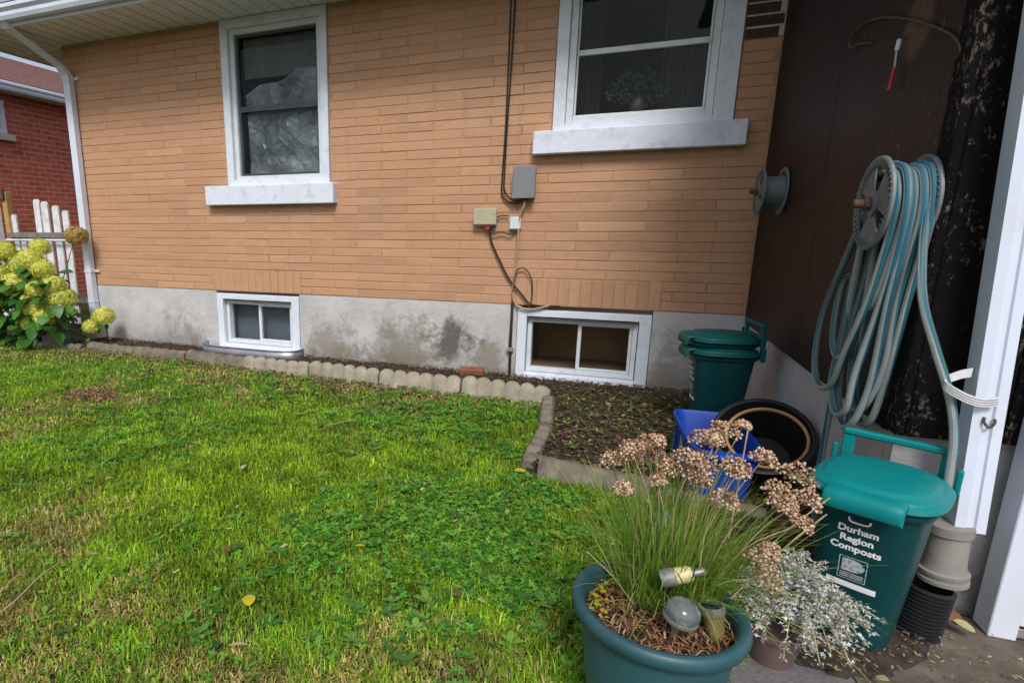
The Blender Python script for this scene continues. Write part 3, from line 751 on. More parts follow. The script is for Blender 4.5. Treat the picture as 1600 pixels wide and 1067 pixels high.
for x, y, z, r, dry in heads:
    r *= 1.18
    b = MB(); b.col = []
    nf = int(120 + r * 2600)
    for k in range(nf):
        t = math.acos(1 - 1.75 * (k + .5) / nf); a = k * 2.399963
        d = Vector((math.sin(t) * math.cos(a), math.sin(t) * math.sin(a), math.cos(t) * .85)); rr = r * (1 + .16 * mnoise.noise(d * 4 + Vector((x * 9, 0, z * 7)))) * random.uniform(.84, 1.05)
        q = d.to_track_quat('Z', 'Y').to_matrix().to_4x4() @ Matrix.Rotation(random.uniform(0, 1.6), 4, 'Z')
        m = Matrix.Translation(Vector((x, y, z)) + d * rr) @ q @ Matrix.Rotation(random.uniform(-.4, .4), 4, 'X'); s = random.uniform(.009, .014)
        g = random.random(); base = (.74, .72, .14) if g < .55 else (.55, .64, .08) if g < .85 else (.82, .78, .36)
        if dry: base = (.50, .36, .13) if g < .7 else (.38, .22, .08)
        for e in range(4):
            mm = m @ Matrix.Rotation(e * math.pi / 2, 4, 'Z')
            b.add([mm @ Vector(v) for v in ((0, 0, 0), (s * .75, -s * .6, s * .15), (s * 1.35, 0, s * .05), (s * .75, s * .6, s * .15))], [(0, 1, 2, 3)]); b.col += [base] * 4
    o = b.build('flower_head', 'leafcol', hy)
    MB().tube([(x, y, z), ((x - 5.9) / 2, y, z * .5), (-5.9 + (x + 5.9) * .2, -.42, .02)] if 0 else [(x, y, z + r * .2), (x * .6 - 5.92 * .4, y * .7 - .42 * .3, z * .55), (x * .2 - 5.92 * .8, -.42, .02)], [.004, .005, .008], 6).build('stem', 'woody', hy)
MB().obox(Matrix.Translation((-5.42, -.30, .11)) @ Matrix.Rotation(R(62), 4, 'Z') @ Matrix.Rotation(R(-4), 4, 'Y'), .62, .035, .13, .004).build('timber_board', 'grey_wood', origin=(-5.42, -.30, .04))
tb = bpy.data.objects['timber_board']; tag(tb, 'old grey timber board edging the bed under the hydrangea', 'board')

# ================================================================ UTILITY BOXES AND CABLES on the brick wall
ub = thing('utility_box', (-.735, -.03, 1.47), 'grey telecom box under the pair of black cables', 'utility box')
MB().box(-.815, -.655, -.085, -.006, 1.475, 1.70, .008).build('box_body', 'grey_box', ub)
MB().box(-.822, -.648, -.094, -.086, 1.468, 1.708, .004).build('cover', 'grey_box', ub)
MB().box(-.760, -.705, -.07, -.02, 1.455, 1.474, .004).build('cable_entry', 'black_cable', ub)
bb = thing('utility_box', (-1.03, -.03, 1.26), 'beige telephone box left of the other boxes, cables below it', 'utility box')
MB().box(-1.115, -.945, -.065, -.006, 1.262, 1.392, .008).build('box_body', 'beige_box', bb)
MB().box(-1.122, -.938, -.078, -.066, 1.272, 1.398, .005).build('cover', 'beige_box', bb)
MB().box(-1.03, -.99, -.06, -.02, 1.235, 1.261, .004).build('red_plug', 'red', bb)
wbx = thing('utility_box', (-.795, -.03, 1.23), 'small white junction box between the beige and grey boxes', 'utility box')
MB().box(-.838, -.752, -.045, -.006, 1.236, 1.332, .006).build('box_body', 'vinyl', wbx)
MB().box(-.815, -.775, -.04, -.012, 1.222, 1.235, .003).build('cable_entry', 'rust', wbx)
def cable(pts, r, mat, label, n=7):
    p = spline(pts, n); b = MB().tube(p, r, 6); o = b.build('cable', mat, smooth=True, origin=pts[-1]); return tag(o, label, 'cable')
cable([(-.905, -.016, 3.05), (-.903, -.018, 2.5), (-.905, -.017, 2.0), (-.915, -.02, 1.62), (-.91, -.022, 1.50), (-.86, -.03, 1.45), (-.79, -.05, 1.435), (-.75, -.045, 1.452)], .0065, 'black_cable', 'left black cable of the pair running down from the eave')
cable([(-.872, -.016, 3.05), (-.880, -.017, 2.5), (-.893, -.018, 2.0), (-.898, -.022, 1.65), (-.892, -.03, 1.54), (-.85, -.035, 1.475), (-.79, -.05, 1.452), (-.74, -.045, 1.456)], .0065, 'black_cable', 'right black cable of the pair running down from the eave')
cable([(-.725, -.045, 1.455), (-.735, -.05, 1.40), (-.762, -.04, 1.33), (-.768, -.03, 1.1), (-.775, -.03, .90), (-.790, -.03, .75), (-.765, -.035, .655), (-.70, -.035, .615), (-.62, -.03, .612), (-.55, -.03, .63), (-.50, -.022, .645)], .009, 'beige_cable', 'thick beige cable dropping from the grey box to the basement window')
cable([(-.985, -.04, 1.24), (-.99, -.035, 1.19), (-.97, -.03, 1.12), (-.90, -.03, .98), (-.82, -.028, .84), (-.72, -.028, .73), (-.65, -.028, .655), (-.55, -.024, .640), (-.42, -.02, .645)], .008, 'black_cable', 'dark cable slanting from the beige box down to the basement window')
cable([(-.79, -.03, .60), (-.785, -.035, .80), (-.76, -.035, .92), (-.70, -.035, .93), (-.65, -.035, .86), (-.635, -.03, .76), (-.64, -.03, .66), (-.66, -.025, .62)], .0055, 'brown_cable', 'thin brown cable looped above the basement window')
cable([(-.99, -.04, 1.24), (-.97, -.04, 1.205), (-.90, -.035, 1.215), (-.83, -.035, 1.20), (-.795, -.03, 1.222)], .006, 'brown_cable', 'short brown cable joining the beige and small white boxes')
cable([(-.94, -.03, 1.33), (-.90, -.025, 1.345), (-.85, -.03, 1.34)], .005, 'brown_cable', 'stub of cable between the top of the beige and white boxes')
gr = thing('ground_rod', (-.785, -.03, .02), 'black conduit pipe with steel clamp beside the basement window', 'pipe')
MB().tube([(-.790, -.025, .66), (-.789, -.025, .30), (-.786, -.025, -.02)], .011, 8).build('conduit', 'black_cable', gr, smooth=True)
MB().tube([(-.792, -.03, .62), (-.80, -.028, .3)], .006, 6).build('ground_wire', 'brown_cable', gr)
MB().box(-.815, -.765, -.05, -.008, .255, .285, .004).build('clamp', 'steel', gr)

# ================================================================ WINDOW WELL, LOOSE BRICK, STONE
ww = thing('window_well', (-3.27, -.1, .05), 'shallow curved steel window well below the small basement window', 'window well')
def well(y, z0, z1, off):
    b = MB(); P = []
    for i in range(25):
        t = i / 24; a = math.pi * t; x = -3.32 - math.copysign(abs(math.cos(a)) ** .45, math.cos(a)) * (.56 + off); yy = -.012 - (.20 + off) * math.sin(a) ** .6; P.append((x, yy))
    b.rings([[(x, yy, z) for x, yy in P] for z in (z0, z1)], closed=False, cap0=False, cap1=False); return b
o = well(0, .0, .116, 0).build('well_ring', 'steel', ww, smooth=True); so_ = o.modifiers.new('thickness', 'SOLIDIFY'); so_.thickness = .004
b = MB(); P = []
for i in range(25):
    t = i / 24; a = math.pi * t; P.append((-3.32 - math.copysign(abs(math.cos(a)) ** .45, math.cos(a)) * .562, -.012 - .202 * math.sin(a) ** .6, .118))
b.tube(P, .007, 6).build('rolled_rim', 'steel', ww, smooth=True)
b = MB(); b.add([(x, y, .078) for x, y, z in P], [tuple(range(25))]); b.build('well_floor', 'sill', ww)
def rock(name, loc, s, mat, label, cat, seed, rz=0):
    bm = bmesh.new(); bmesh.ops.create_icosphere(bm, subdivisions=2, radius=1)
    for q in bm.verts:
        k = 1 + .25 * mnoise.noise(q.co * 1.7 + Vector((seed, 0, 0))); q.co = Vector((q.co.x * s[0] * k, q.co.y * s[1] * k, q.co.z * s[2] * k))
    me = bpy.data.meshes.new(name); bm.to_mesh(me); bm.free(); me.materials.append(MT[mat])
    o = bpy.data.objects.new(name, me); link(o); o.location = loc; o.rotation_euler = (0, 0, rz); return tag(o, label, cat)
lb = MB().obox(Matrix.Rotation(R(6), 4, 'X'), .20, .09, .06, .008); lb = lb.build('loose_brick', 'redbrick', origin=(0, 0, 0)); lb.location = (-1.09, -.09, .068); lb.rotation_euler = (0, 0, R(8)); tag(lb, 'loose red brick lying on the soil against the foundation', 'brick')
rock('stone', (-1.15, -.50, .075), (.05, .035, .025), 'mortar', 'small pale stone on the soil behind the scalloped edging', 'stone', 4)

# ================================================================ SCALLOPED EDGING
def edging_mesh(L, H, T, lobes, seed, wear=0.0):
    seg = 6; pts = []; rnd = random.Random(seed)
    for l in range(lobes):
        hh = rnd.uniform(-.004, .004)
        for k in range(seg):
            t = (k + .0) / seg; a = math.sin(math.pi * t)
            pts.append((L * (l + t) / lobes, a ** .6, hh))
    pts.append((L, 0, 0)); rings = []
    for x, a, hh in pts:
        zt = H - (1 - a) * .028 * (1 - wear) + hh; bz = T / 2 + a * .014; w_ = .006 * mnoise.noise(Vector((x * 14, seed, 0))); zt += .006 * mnoise.noise(Vector((x * 20, seed * 3, 4)))
        rings.append([(x - L / 2, -bz, -.06), (x - L / 2, -bz + w_, zt - .03), (x - L / 2, -bz * .75, zt - .008), (x - L / 2, 0, zt), (x - L / 2, bz * .75, zt - .008), (x - L / 2, bz, zt - .03), (x - L / 2, bz, -.06)])
    b = MB().rings(rings); return b
def edging(x0, y0, x1, y1, H, mat, label, seed, tilt=0, wear=0.0, z=0, roll=0):
    L = math.hypot(x1 - x0, y1 - y0) - .012; b = edging_mesh(L, H, .060, max(3, round(L / .108)), seed, wear)
    o = b.build('edging_stone', mat, smooth=True, sharp=40); o.location = ((x0 + x1) / 2, (y0 + y1) / 2, z)
    o.rotation_euler = (R(roll), R(tilt), math.atan2(y1 - y0, x1 - x0)); tag(o, label, 'edging', 'scalloped concrete edging stones')
ex = [-.39, -1.05, -1.735, -2.40, -3.09, -3.79, -4.48, -5.15]
ey = lambda x: -.375 + (x + 5.15) * (-.245 / 4.76)
names = ['scalloped concrete edging stone at the right end of the long row', 'scalloped edging stone second from the right end of the long row', 'scalloped edging stone third from the right, below the stained foundation', 'scalloped edging stone in front of the right half of the window well', 'scalloped edging stone in front of the left half of the window well', 'sunken edging stone second from the hydrangea end of the row', 'sunken edging stone next to the hydrangea at the left end of the row']
hs = [.165, .160, .155, .142, .128, .112, .10]; jit = [.012, -.006, .008, -.012, .004, .01, -.005]
for i in range(7):
    edging(ex[i + 1], ey(ex[i + 1]) + jit[i], ex[i], ey(ex[i]) + jit[i] * .3, hs[i], 'edging' if i < 4 else 'edging_old', names[i], i + 3, [1.2, -.6, .5, -.4, .8, -1, .5][i], .0 if i < 4 else .4, -.012, random.uniform(-8, 8))
edging(-5.80, -.52, -5.19, -.42, .085, 'edging_old', 'half buried edging stone under the hydrangea flowers', 12, 2, .4, -.01, 3)
edging(-.385, -.68, -.335, -1.26, .13, 'edging_old', 'dark edging stone turning toward the viewer at the bed corner', 21, 0, .3, -.01, 6)
edging(-.345, -1.29, -.375, -1.83, .12, 'edging_old', 'second dark edging stone of the short side, leaning at its low end', 22, 4, .3, -.02, -8)
edging(-.31, -1.87, .22, -1.95, .115, 'edging_old', 'worn dark edging stone lying across the front of the bed', 23, 0, .8, -.005, -12)
edging(.24, -1.955, .66, -2.05, .10, 'edging_old', 'worn edging stone behind the dried flower heads', 24, 0, .8, -.015, -10)

# ================================================================ HOSE REELS AND HOSE
def make_reel(loc, label, sc=1.0, bolt=True):
    t = thing('hose_reel', loc, label, 'hose reel', group='grey plastic hose reels on the brown panel')
    X = Matrix.Rotation(R(-90), 4, 'Y')                    # local z of the lathe -> -x
    W = .115; r = .145 * sc
    for nm, x in (('front_flange', -W), ('back_flange', -.004)):
        b = MB(); n = 72
        prof = [(r, 0), (r, .008), (r * .97, .011), (r * .80, .007), (r * .80, .001), (r * .97, .001)]
        rings = []
        for k in range(n + 1):
            a = 2 * math.pi * k / n
            rings.append([(x - z, rr * math.cos(a), rr * math.sin(a)) for rr, z in prof])
        b.rings(rings, True, False, False)
        for s0, s1 in ((.35, 1.35), (2.1, 3.5), (4.1, 5.3)):                # broad spokes with openings between
            m = 10; q = []
            for k in range(m + 1):
                a = s0 + (s1 - s0) * k / m; q.append((a, r * .26, r * .81))
            V = []; F = []
            for a, r0, r1 in q: V += [(x - .006, r0 * math.cos(a), r0 * math.sin(a)), (x - .006, r1 * math.cos(a), r1 * math.sin(a)), (x - .002, r0 * math.cos(a), r0 * math.sin(a)), (x - .002, r1 * math.cos(a), r1 * math.sin(a))]
            for k in range(m):
                a = 4 * k; F += [(a, a + 1, a + 5, a + 4), (a + 2, a + 6, a + 7, a + 3), (a, a + 4, a + 6, a + 2), (a + 1, a + 3, a + 7, a + 5)]
            F += [(0, 2, 3, 1), (4 * m, 4 * m + 1, 4 * m + 3, 4 * m + 2)]; b.add(V, F)
        b.lathe([(r * .28, 0), (r * .28, .010), (r * .20, .014)], 24, Matrix.Translation((x, 0, 0)) @ X)
        fl = b.build(nm, 'reel', t, smooth=True, world=False)
        rb = MB()
        for k in range(44):
            a = 2 * math.pi * k / 44; m = Matrix.Translation((x - .0105, 0, 0)) @ Matrix.Rotation(a, 4, 'X') @ Matrix.Translation((0, r * .885, 0))
            rb.obox(m, .004, r * .16, .0045)
        tag(rb.build('ribs', 'reel', fl, world=False), kind='stuff')
    MB().lathe([(r * .66, .002), (r * .62, .05), (r * .66, W - .002)], 32, X, False, False).build('drum', 'reel', t, smooth=True, world=False)
    MB().lathe([(.022, W + .01), (.022, W + .03), (.014, W + .032), (.014, W + .055), (.010, W + .058)], 10, X).build('bolt', 'rust', t, world=False)
    return t
make_reel((.853, -.594, 1.455), 'empty grey hose reel near the brick corner', .93)
make_reel((.853, -2.36, 1.315), 'grey hose reel carrying the striped garden hose', 1.0)
RY, RZ = -2.36, 1.315
hose = thing('garden_hose', (.79, RY, RZ), 'grey and teal striped garden hose looped over the reel', 'hose')
loops = [  # x on the drum, bottom y, bottom z, left bulge y, right bulge y
    (.752, -2.17, .66, -2.04, -2.41), (.772, -2.22, .79, -2.12, -2.41), (.770, -2.32, .60, -2.20, -2.43), (.792, -2.33, .56, -2.215, -2.445),
    (.812, -2.35, .63, -2.235, -2.455), (.832, -2.36, .585, -2.24, -2.46)]
for i, (x, by, bz, ly, ry) in enumerate(loops):
    q = .102 + .009 * (i % 3); j = lambda: random.uniform(-.010, .008)
    pts = [(x, RY, RZ + q), (x - .004, RY + q * .72, RZ + q * .72), (x + j(), RY + q * 1.02, RZ - .02), (x + j(), (RY + q + ly) / 2 + .01, RZ - .22), (x - .012 + j(), ly, bz + .26), (x - .02, ly - .015, bz + .10), (x - .015, by + .02 + (ly - by) * .2, bz), (x - .008, by - (by - ry) * .28, bz + .03),
           (x + j(), by - (by - ry) * .55 + j(), bz + .17), (x + .004 + j(), ry + .01 + j() * 1.5, RZ - .30), (x + .005, RY - q * 1.06, RZ - .04), (x + .003, RY - q * .74, RZ + q * .72), (x, RY, RZ + q)]
    MB().tube(spline(pts, 7), .0112, 10, uv=True, caps=False).build('coil', 'hose', hose, smooth=True)
t1 = [(.765, RY + .06, RZ + .09), (.762, RY + .112, RZ - .05), (.765, -2.21, 1.0), (.775, -2.17, .70), (.785, -2.13, .42), (.79, -2.12, .20), (.80, -2.16, .075), (.78, -2.30, .06)]
MB().tube(spline(t1, 8), .0112, 10, uv=True).build('loose_end', 'hose', hose, smooth=True)
t1b = [(.80, RY + .05, RZ + .09), (.80, RY + .112, RZ - .05), (.80, -2.24, 1.0), (.81, -2.24, .70), (.815, -2.25, .42), (.82, -2.27, .20), (.82, -2.30, .07)]
MB().tube(spline(t1b, 8), .0112, 10, uv=True).build('loose_end', 'hose', hose, smooth=True)
t2 = [(.835, RY - .02, RZ + .11), (.832, RY - .10, RZ + .04), (.825, -2.50, 1.20), (.825, -2.565, 1.04), (.862, -2.605, .90), (.905, -2.630, .77), (.930, -2.638, .66), (.938, -2.640, .55), (.940, -2.640, .50)]
MB().tube(spline(t2, 8), .0112, 10, uv=True).build('loose_end', 'hose', hose, smooth=True)
MB().lathe([(.012, 0), (.0155, .004), (.0155, .02), (.0125, .022), (.0145, .026), (.0145, .04), (.012, .042)], 12, Matrix.Translation((.940, -2.640, .462))).build('coupling', 'brass', hose, smooth=True)
# ribbon strap holding the hose to the downspout
st = thing('strap', (.95, -2.63, .79), 'white ribbon strap tying the hose end to the white downspout', 'strap')
def ribbon(pts, h, thick, name, mat):
    P = spline(pts, 6); b = MB(); rings = []
    for i, p in enumerate(P):
        t = (P[min(i + 1, len(P) - 1)] - P[max(i - 1, 0)]).normalized(); n = Vector((t.y, -t.x, 0)).normalized() * thick / 2; u = Vector((0, 0, h / 2))
        rings.append([p - u - n, p - u + n, p + u + n, p + u - n])
    return b.rings(rings).build(name, mat, st)
path = [(1.012, -2.626, .765), (.975, -2.640, .762), (.93, -2.662, .775), (.893, -2.655, .795), (.885, -2.635, .805), (.90, -2.612, .815), (.93, -2.603, .830), (.955, -2.60, .838)]
rb_ = ribbon(path, .026, .003, 'band', 'strap')
for dz in (-.007, .0, .007):
    P = [(x, y - .0025, z + dz) for x, y, z in path[:5]]
    MB().tube(spline(P, 5), .0009, 4).build('stitch_line', 'strap_line', st)
# bent wire and the little hanging tool
wire = [(.848, -1.70, 1.95), (.847, -1.55, 1.985), (.845, -1.455, 1.995), (.845, -1.425, 2.03), (.846, -1.505, 2.06), (.847, -1.72, 2.03), (.848, -1.98, 1.95), (.848, -2.21, 1.86), (.848, -2.37, 1.785), (.848, -2.43, 1.735), (.848, -2.42, 1.715)]
tag(MB().tube(spline(wire, 8), .004, 6).build('bent_wire', 'rust', smooth=True, origin=(.848, -1.9, 1.9)), 'long bent brown wire hooked across the top of the brown panel', 'wire')
hk = thing('hanging_tool', (.84, -2.0, 1.88), 'small tool with white top and red tip hanging on the brown panel', 'tool')
MB().tube([(.838, -2.002, 1.880), (.836, -2.000, 1.845)], .007, 8).build('white_cap', 'vinyl', hk)
MB().tube([(.836, -2.000, 1.845), (.838, -2.000, 1.790)], .0035, 6).build('shaft', 'steel', hk)
MB().tube(spline([(.838, -2.000, 1.790), (.836, -1.998, 1.755), (.834, -1.998, 1.725), (.830, -2.004, 1.712)], 4), .0055, 8).build('red_tip', 'red', hk)
MB().tube([(.856, -2.0, 1.885), (.838, -2.0, 1.887)], .003, 6).build('nail', 'rust', hk)
# ================================================================ COMPOST BINS
def sup(a, bq, n, z, k=48, flatten=0.0):
    out = []
    for i in range(k):
        t = 2 * math.pi * i / k; c, s = math.cos(t), math.sin(t)
        out.append((a * math.copysign(abs(c) ** (2 / n), c), bq * math.copysign(abs(s) ** (2 / n), s), z))
    return out
SB = .79
BA, BB = (.118 * SB, .165 * SB), (.135 * SB, .195 * SB)
def front_y(x, z, H=.445):
    t = z / H; a = BA[0] + (BA[1] - BA[0]) * t; q = BB[0] + (BB[1] - BB[0]) * t
    return -q * max(0, 1 - min(1, abs(x / a)) ** 4) ** .25
def text_mesh(txt, size, bold=.0):
    cu = bpy.data.curves.new('lettering', 'FONT'); cu.body = txt; cu.size = size; cu.align_x = 'CENTER'; cu.offset = bold; cu.resolution_u = 3; cu.fill_mode = 'FRONT'
    o = bpy.data.objects.new('lettering', cu); COL.objects.link(o); dg = bpy.context.evaluated_depsgraph_get(); dg.update()
    me = bpy.data.meshes.new_from_object(o.evaluated_get(dg)); bpy.data.objects.remove(o); bpy.data.curves.remove(cu); return me
def wrap(me, x0, z0, lift=.0012):
    for q in me.vertices: x, z = q.co.x + x0, q.co.y + z0; q.co = Vector((x, front_y(x, z) - lift, z))
def make_bin(loc, rz, label, body, lid, nested=False, marks=True):
    t = thing('compost_bin', loc, label, 'compost bin', rz, 'green compost bins')
    b = MB(); z0 = 0 if not nested else .33; S = SB
    zs = [z0 + (.445 - z0) * k / 6 for k in range(7)]
    rg = [sup(BA[0] + (BA[1] - BA[0]) * z / .445, BB[0] + (BB[1] - BB[0]) * z / .445, 4, z) for z in zs]
    if not nested: rg = [sup(BA[0] - .008, BB[0] - .008, 4, 0)] + [sup(BA[0], BB[0], 4, .008)] + rg[1:]
    rg += [sup(.182 * S, .212 * S, 3.6, .448), sup(.186 * S, .216 * S, 3.6, .462), sup(.176 * S, .206 * S, 3.6, .465)]
    b.rings(rg); body_o = b.build('body', body, t, smooth=True, world=False)
    b = MB(); b.rings([sup(a * S, c * S, n, z) for a, c, n, z in ((.184, .214, 3.2, .468), (.197, .227, 3.0, .469), (.201, .231, 3.0, .474), (.198, .228, 3.0, .482), (.188, .217, 3.0, .486), (.186, .215, 3.0, .493), (.182, .211, 2.9, .497), (.172, .200, 2.8, .4985), (.166, .193, 2.8, .5005), (.160, .186, 2.7, .508), (.152, .176, 2.7, .511), (.08, .09, 2.5, .515), (.01, .01, 2, .516))])
    lid_o = b.build('lid', lid, t, smooth=True, world=False, sharp=40)
    b = MB(); rings = []; w_ = .090; f = -.262 * S
    for x in (-w_, -w_ + .002, -w_ + .007, -.05, 0, .05, w_ - .007, w_ - .002, w_):
        u = abs(x) - (w_ - .007); e = .007 * (1 - math.sqrt(max(0, 1 - (u / .007) ** 2))) if u > 0 else 0
        top = [(-.160 * S, .499), (f + .030, .499), (f + .018, .4965), (f + .009, .491), (f + .003, .482), (f, .470), (f, .449), (f + .003, .445), (f + .007, .449), (f + .008, .470), (f + .014, .482), (-.160 * S, .486)]
        rings.append([(x, y + e, z - (e if i < 7 else -e)) for i, (y, z) in enumerate(top)])
    b.rings(rings); b.build('front_lip', lid, lid_o, smooth=True, world=False, sharp=50)
    h = MB(); hw = .118
    for s in (-1, 1): h.box(s * hw - .016, s * hw + .016, .196 * S, .196 * S + .017, .455, .561, .003)
    h.box(-hw - .017, hw + .017, .196 * S - .004, .196 * S + .021, .5615, .582, .005)
    h.build('handle', lid, t, world=False)
    for s in (-1, 1): MB().box(s * .148 - .007, s * .148 + .007, .190 * S, .190 * S + .022, .45, .525, .003).build('hinge', lid, t, world=False)
    if marks:
        for txt, z, sz in (('Durham', .366, .028), ('Region', .337, .028), ('Composts', .308, .028)):
            me = text_mesh(txt, sz, .0010); wrap(me, -.004, z); me.materials.append(MT['print']); o = bpy.data.objects.new('lettering', me); link(o, body_o)
        def printed(name, r_, mat, lift=.0012):
            n = 10; me = bpy.data.meshes.new(name); V = []
            for k in range(n + 1): x = r_[0] + (r_[1] - r_[0]) * k / n; V += [(x, front_y(x, r_[2]) - lift, r_[2]), (x, front_y(x, r_[3]) - lift, r_[3])]
            me.from_pydata(V, [], [(2 * k, 2 * k + 2, 2 * k + 3, 2 * k + 1) for k in range(n)]); me.materials.append(MT[mat]); o = bpy.data.objects.new(name, me); link(o, body_o); return o
        q = []
        for k in range(13): a = math.pi + math.pi * k / 12; q.append((.024 * math.copysign(abs(math.cos(a)) ** .5, math.cos(a)), .413 + .014 * math.copysign(abs(math.sin(a)) ** .6, math.sin(a))))
        P = [Vector((x - .004, front_y(x, z) - .003, z)) for x, z in q]; MB().tube(P, .0028, 6).build('latch_mark', 'print', body_o, world=False)
        x0, x1, za, zb = -.036, .030, .215, .287; th = .0022
        for r_ in ((x0, x1, zb - th, zb), (x0, x1, za, za + th), (x0, x0 + th, za + th, zb - th), (x1 - th, x1, za + th, zb - th)): printed('logo_border', r_, 'print_grey')
        n = 12; V = []; me = bpy.data.meshes.new('logo')
        for k in range(n + 1):
            x = -.028 + .053 * k / n; hh = .020 if x < -.006 else .020 * math.sqrt(max(0, 1 - ((x + .006) / .031) ** 2)); V += [(x, front_y(x, .261 - hh) - .0012, .261 - hh), (x, front_y(x, .261 + hh) - .0012, .261 + hh)]
        me.from_pydata(V, [], [(2 * k, 2 * k + 2, 2 * k + 3, 2 * k + 1) for k in range(n)]); me.materials.append(MT['print_grey']); link(bpy.data.objects.new('logo', me), body_o)
        for zz in (.222, .2275, .233): printed('logo_line', (-.03, .024, zz, zz + .003), 'print_grey')
        printed('label_strip', (-.060, .056, .188, .206), 'print')
    return t
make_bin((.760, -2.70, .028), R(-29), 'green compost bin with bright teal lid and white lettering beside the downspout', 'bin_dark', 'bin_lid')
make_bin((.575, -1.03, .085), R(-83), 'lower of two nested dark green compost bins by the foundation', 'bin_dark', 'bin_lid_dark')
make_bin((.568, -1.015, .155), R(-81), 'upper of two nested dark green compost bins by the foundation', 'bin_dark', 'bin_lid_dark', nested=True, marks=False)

# ================================================================ BLUE BOX AND BLACK TUB
bx = thing('recycling_box', (.478, -1.74, .055), 'open blue plastic recycling box behind the dried flowers', 'recycling box', R(4))
b = MB(); o_, i_ = [], []
for z, a, c in ((0, .105, .235), (.235, .132, .292), (.237, .146, .311), (.258, .148, .313), (.259, .137, .299), (.235, .128, .288), (.012, .098, .227)): o_.append(sup(a, c, 7, z, 40))
b.rings(o_); b.build('box_body', 'blue', bx, smooth=True, world=False)
for s in (-1, 1): MB().box(-.05, .05, s * .318 - .012, s * .318 + .012, .225, .249, .004).build('handle', 'blue', bx, world=False)
for y in (-.2, -.1, 0, .1, .2): MB().box(-.134, -.120, y - .008, y + .008, .06, .225, .003).build('rib', 'blue', bx, world=False)
tub = thing('plastic_tub', (.655, -1.80, .325), 'tilted black plastic tub with a tan ring inside, leaning on the wall', 'tub')
mt = Matrix.Rotation(R(-12), 4, 'Y') @ Matrix.Rotation(R(38), 4, 'X')
MB().lathe([(.125, -.20), (.183, -.01), (.186, .010), (.196, .010), (.198, .002), (.201, .002), (.201, .016), (.196, .018), (.183, .017), (.178, -.01), (.12, -.19), (.01, -.192)], 48, mt).build('tub_body', 'blacktub', tub, smooth=True, world=False)
MB().lathe([(.152, -.014), (.160, -.008), (.160, .004), (.154, .008), (.149, .003), (.149, -.008), (.152, -.014)], 48, Matrix.Translation((.012, -.016, .004)) @ mt, False, False).build('ring', 'tan', tub, smooth=True, world=False)

# ================================================================ DRAIN PIPE
dp = thing('drain_pipe', (.935, -2.64, .01), 'black corrugated drain pipe standing beside the compost bin', 'pipe')
pr = []
for k in range(14): z = k * .0125; pr += [(.062, z), (.064, z + .003), (.064, z + .007), (.058, z + .009), (.058, z + .0118)]
pr += [(.054, pr[-1][1]), (.052, .02)]
MB().lathe(pr, 32, Matrix.Rotation(R(5), 4, 'Y'), True, True).build('pipe', 'drain', dp, smooth=True, world=False, sharp=60)

# ================================================================ BIG GREEN POT with chives
PX, PY, PZ = .149, -3.316, .36
pot = thing('plant_pot', (PX, PY, .012), 'large round blue green plastic pot with thick rolled rim', 'pot')
pm_ = Matrix.Translation((PX, PY, .012))
MB().lathe([(.125, 0), (.135, .004), (.172, .29), (.170, .30), (.176, .302), (.192, .315), (.1975, .330), (.194, .345), (.184, .351), (.172, .346), (.166, .33), (.160, .25), (.1, .24)], 64, pm_, True, True).build('pot_body', 'pot', pot, smooth=True, sharp=60)
V = []; b = MB(); rr = []
for k in range(9):
    r = .162 * k / 8; rr.append([(PX + r * math.cos(a) , PY + r * math.sin(a), .305 + .012 * mnoise.noise(Vector((r * 30 * math.cos(a), r * 30 * math.sin(a), 1)))) for a in [2 * math.pi * i / 40 for i in range(40)]])
b.rings(rr[1:], True, True, False); b.build('potting_soil', 'soil', pot, smooth=True)
# dry needle litter on the soil of the pot
b = MB(); b.col = []
for i in range(900):
    r = .158 * random.random() ** .5; a = random.uniform(0, 6.28); x, y = PX + r * math.cos(a), PY + r * math.sin(a); z = .308 + random.uniform(0, .022)
    d = random.uniform(0, 6.28); L = random.uniform(.012, .045); w_ = random.uniform(.0008, .002); dx, dy = math.cos(d), math.sin(d); u = random.uniform(-.01, .012); bow = random.uniform(0, .008)
    b.add([(x - dx * L / 2 - dy * w_, y - dy * L / 2 + dx * w_, z), (x - dx * L / 2 + dy * w_, y - dy * L / 2 - dx * w_, z), (x + dy * w_, y - dx * w_, z + bow + .003), (x - dy * w_, y + dx * w_, z + bow + .003), (x + dx * L / 2, y + dy * L / 2, z + u)], [(0, 1, 2, 3), (3, 2, 4)])
    c = random.choice([(.26, .10, .05), (.32, .15, .08), (.18, .08, .04), (.40, .25, .14), (.12, .06, .03), (.34, .26, .12)]); b.col += [c] * 5
tag(b.build('needle_litter', 'drycol', pot), kind='stuff')
ch = thing('chive_plant', (PX + .03, PY + .06, .31), 'clump of garlic chives with dried brown flower heads in the big pot', 'plant')
def blade(b, p0, d, up, L, w_, droop, col, n=6):
    p = Vector(p0); v = (Vector((d.x, d.y, 0)) * (1 - up) + Vector((0, 0, up))).normalized(); side = Vector((-d.y, d.x, 0)).normalized(); st = L / n; o = len(b.v)
    for i in range(n + 1):
        ww_ = w_ * (1 - (i / n) ** 2 * .85); b.v += [tuple(p - side * ww_), tuple(p + side * ww_)]; b.col += [col, col]
        p = p + v * st; v = (v + Vector((0, 0, -droop)) + Vector((random.uniform(-.08, .08), random.uniform(-.08, .08), 0))).normalized()
    for i in range(n): b.f.append((o + 2 * i, o + 2 * i + 1, o + 2 * i + 3, o + 2 * i + 2))
    return p
random.seed(21)
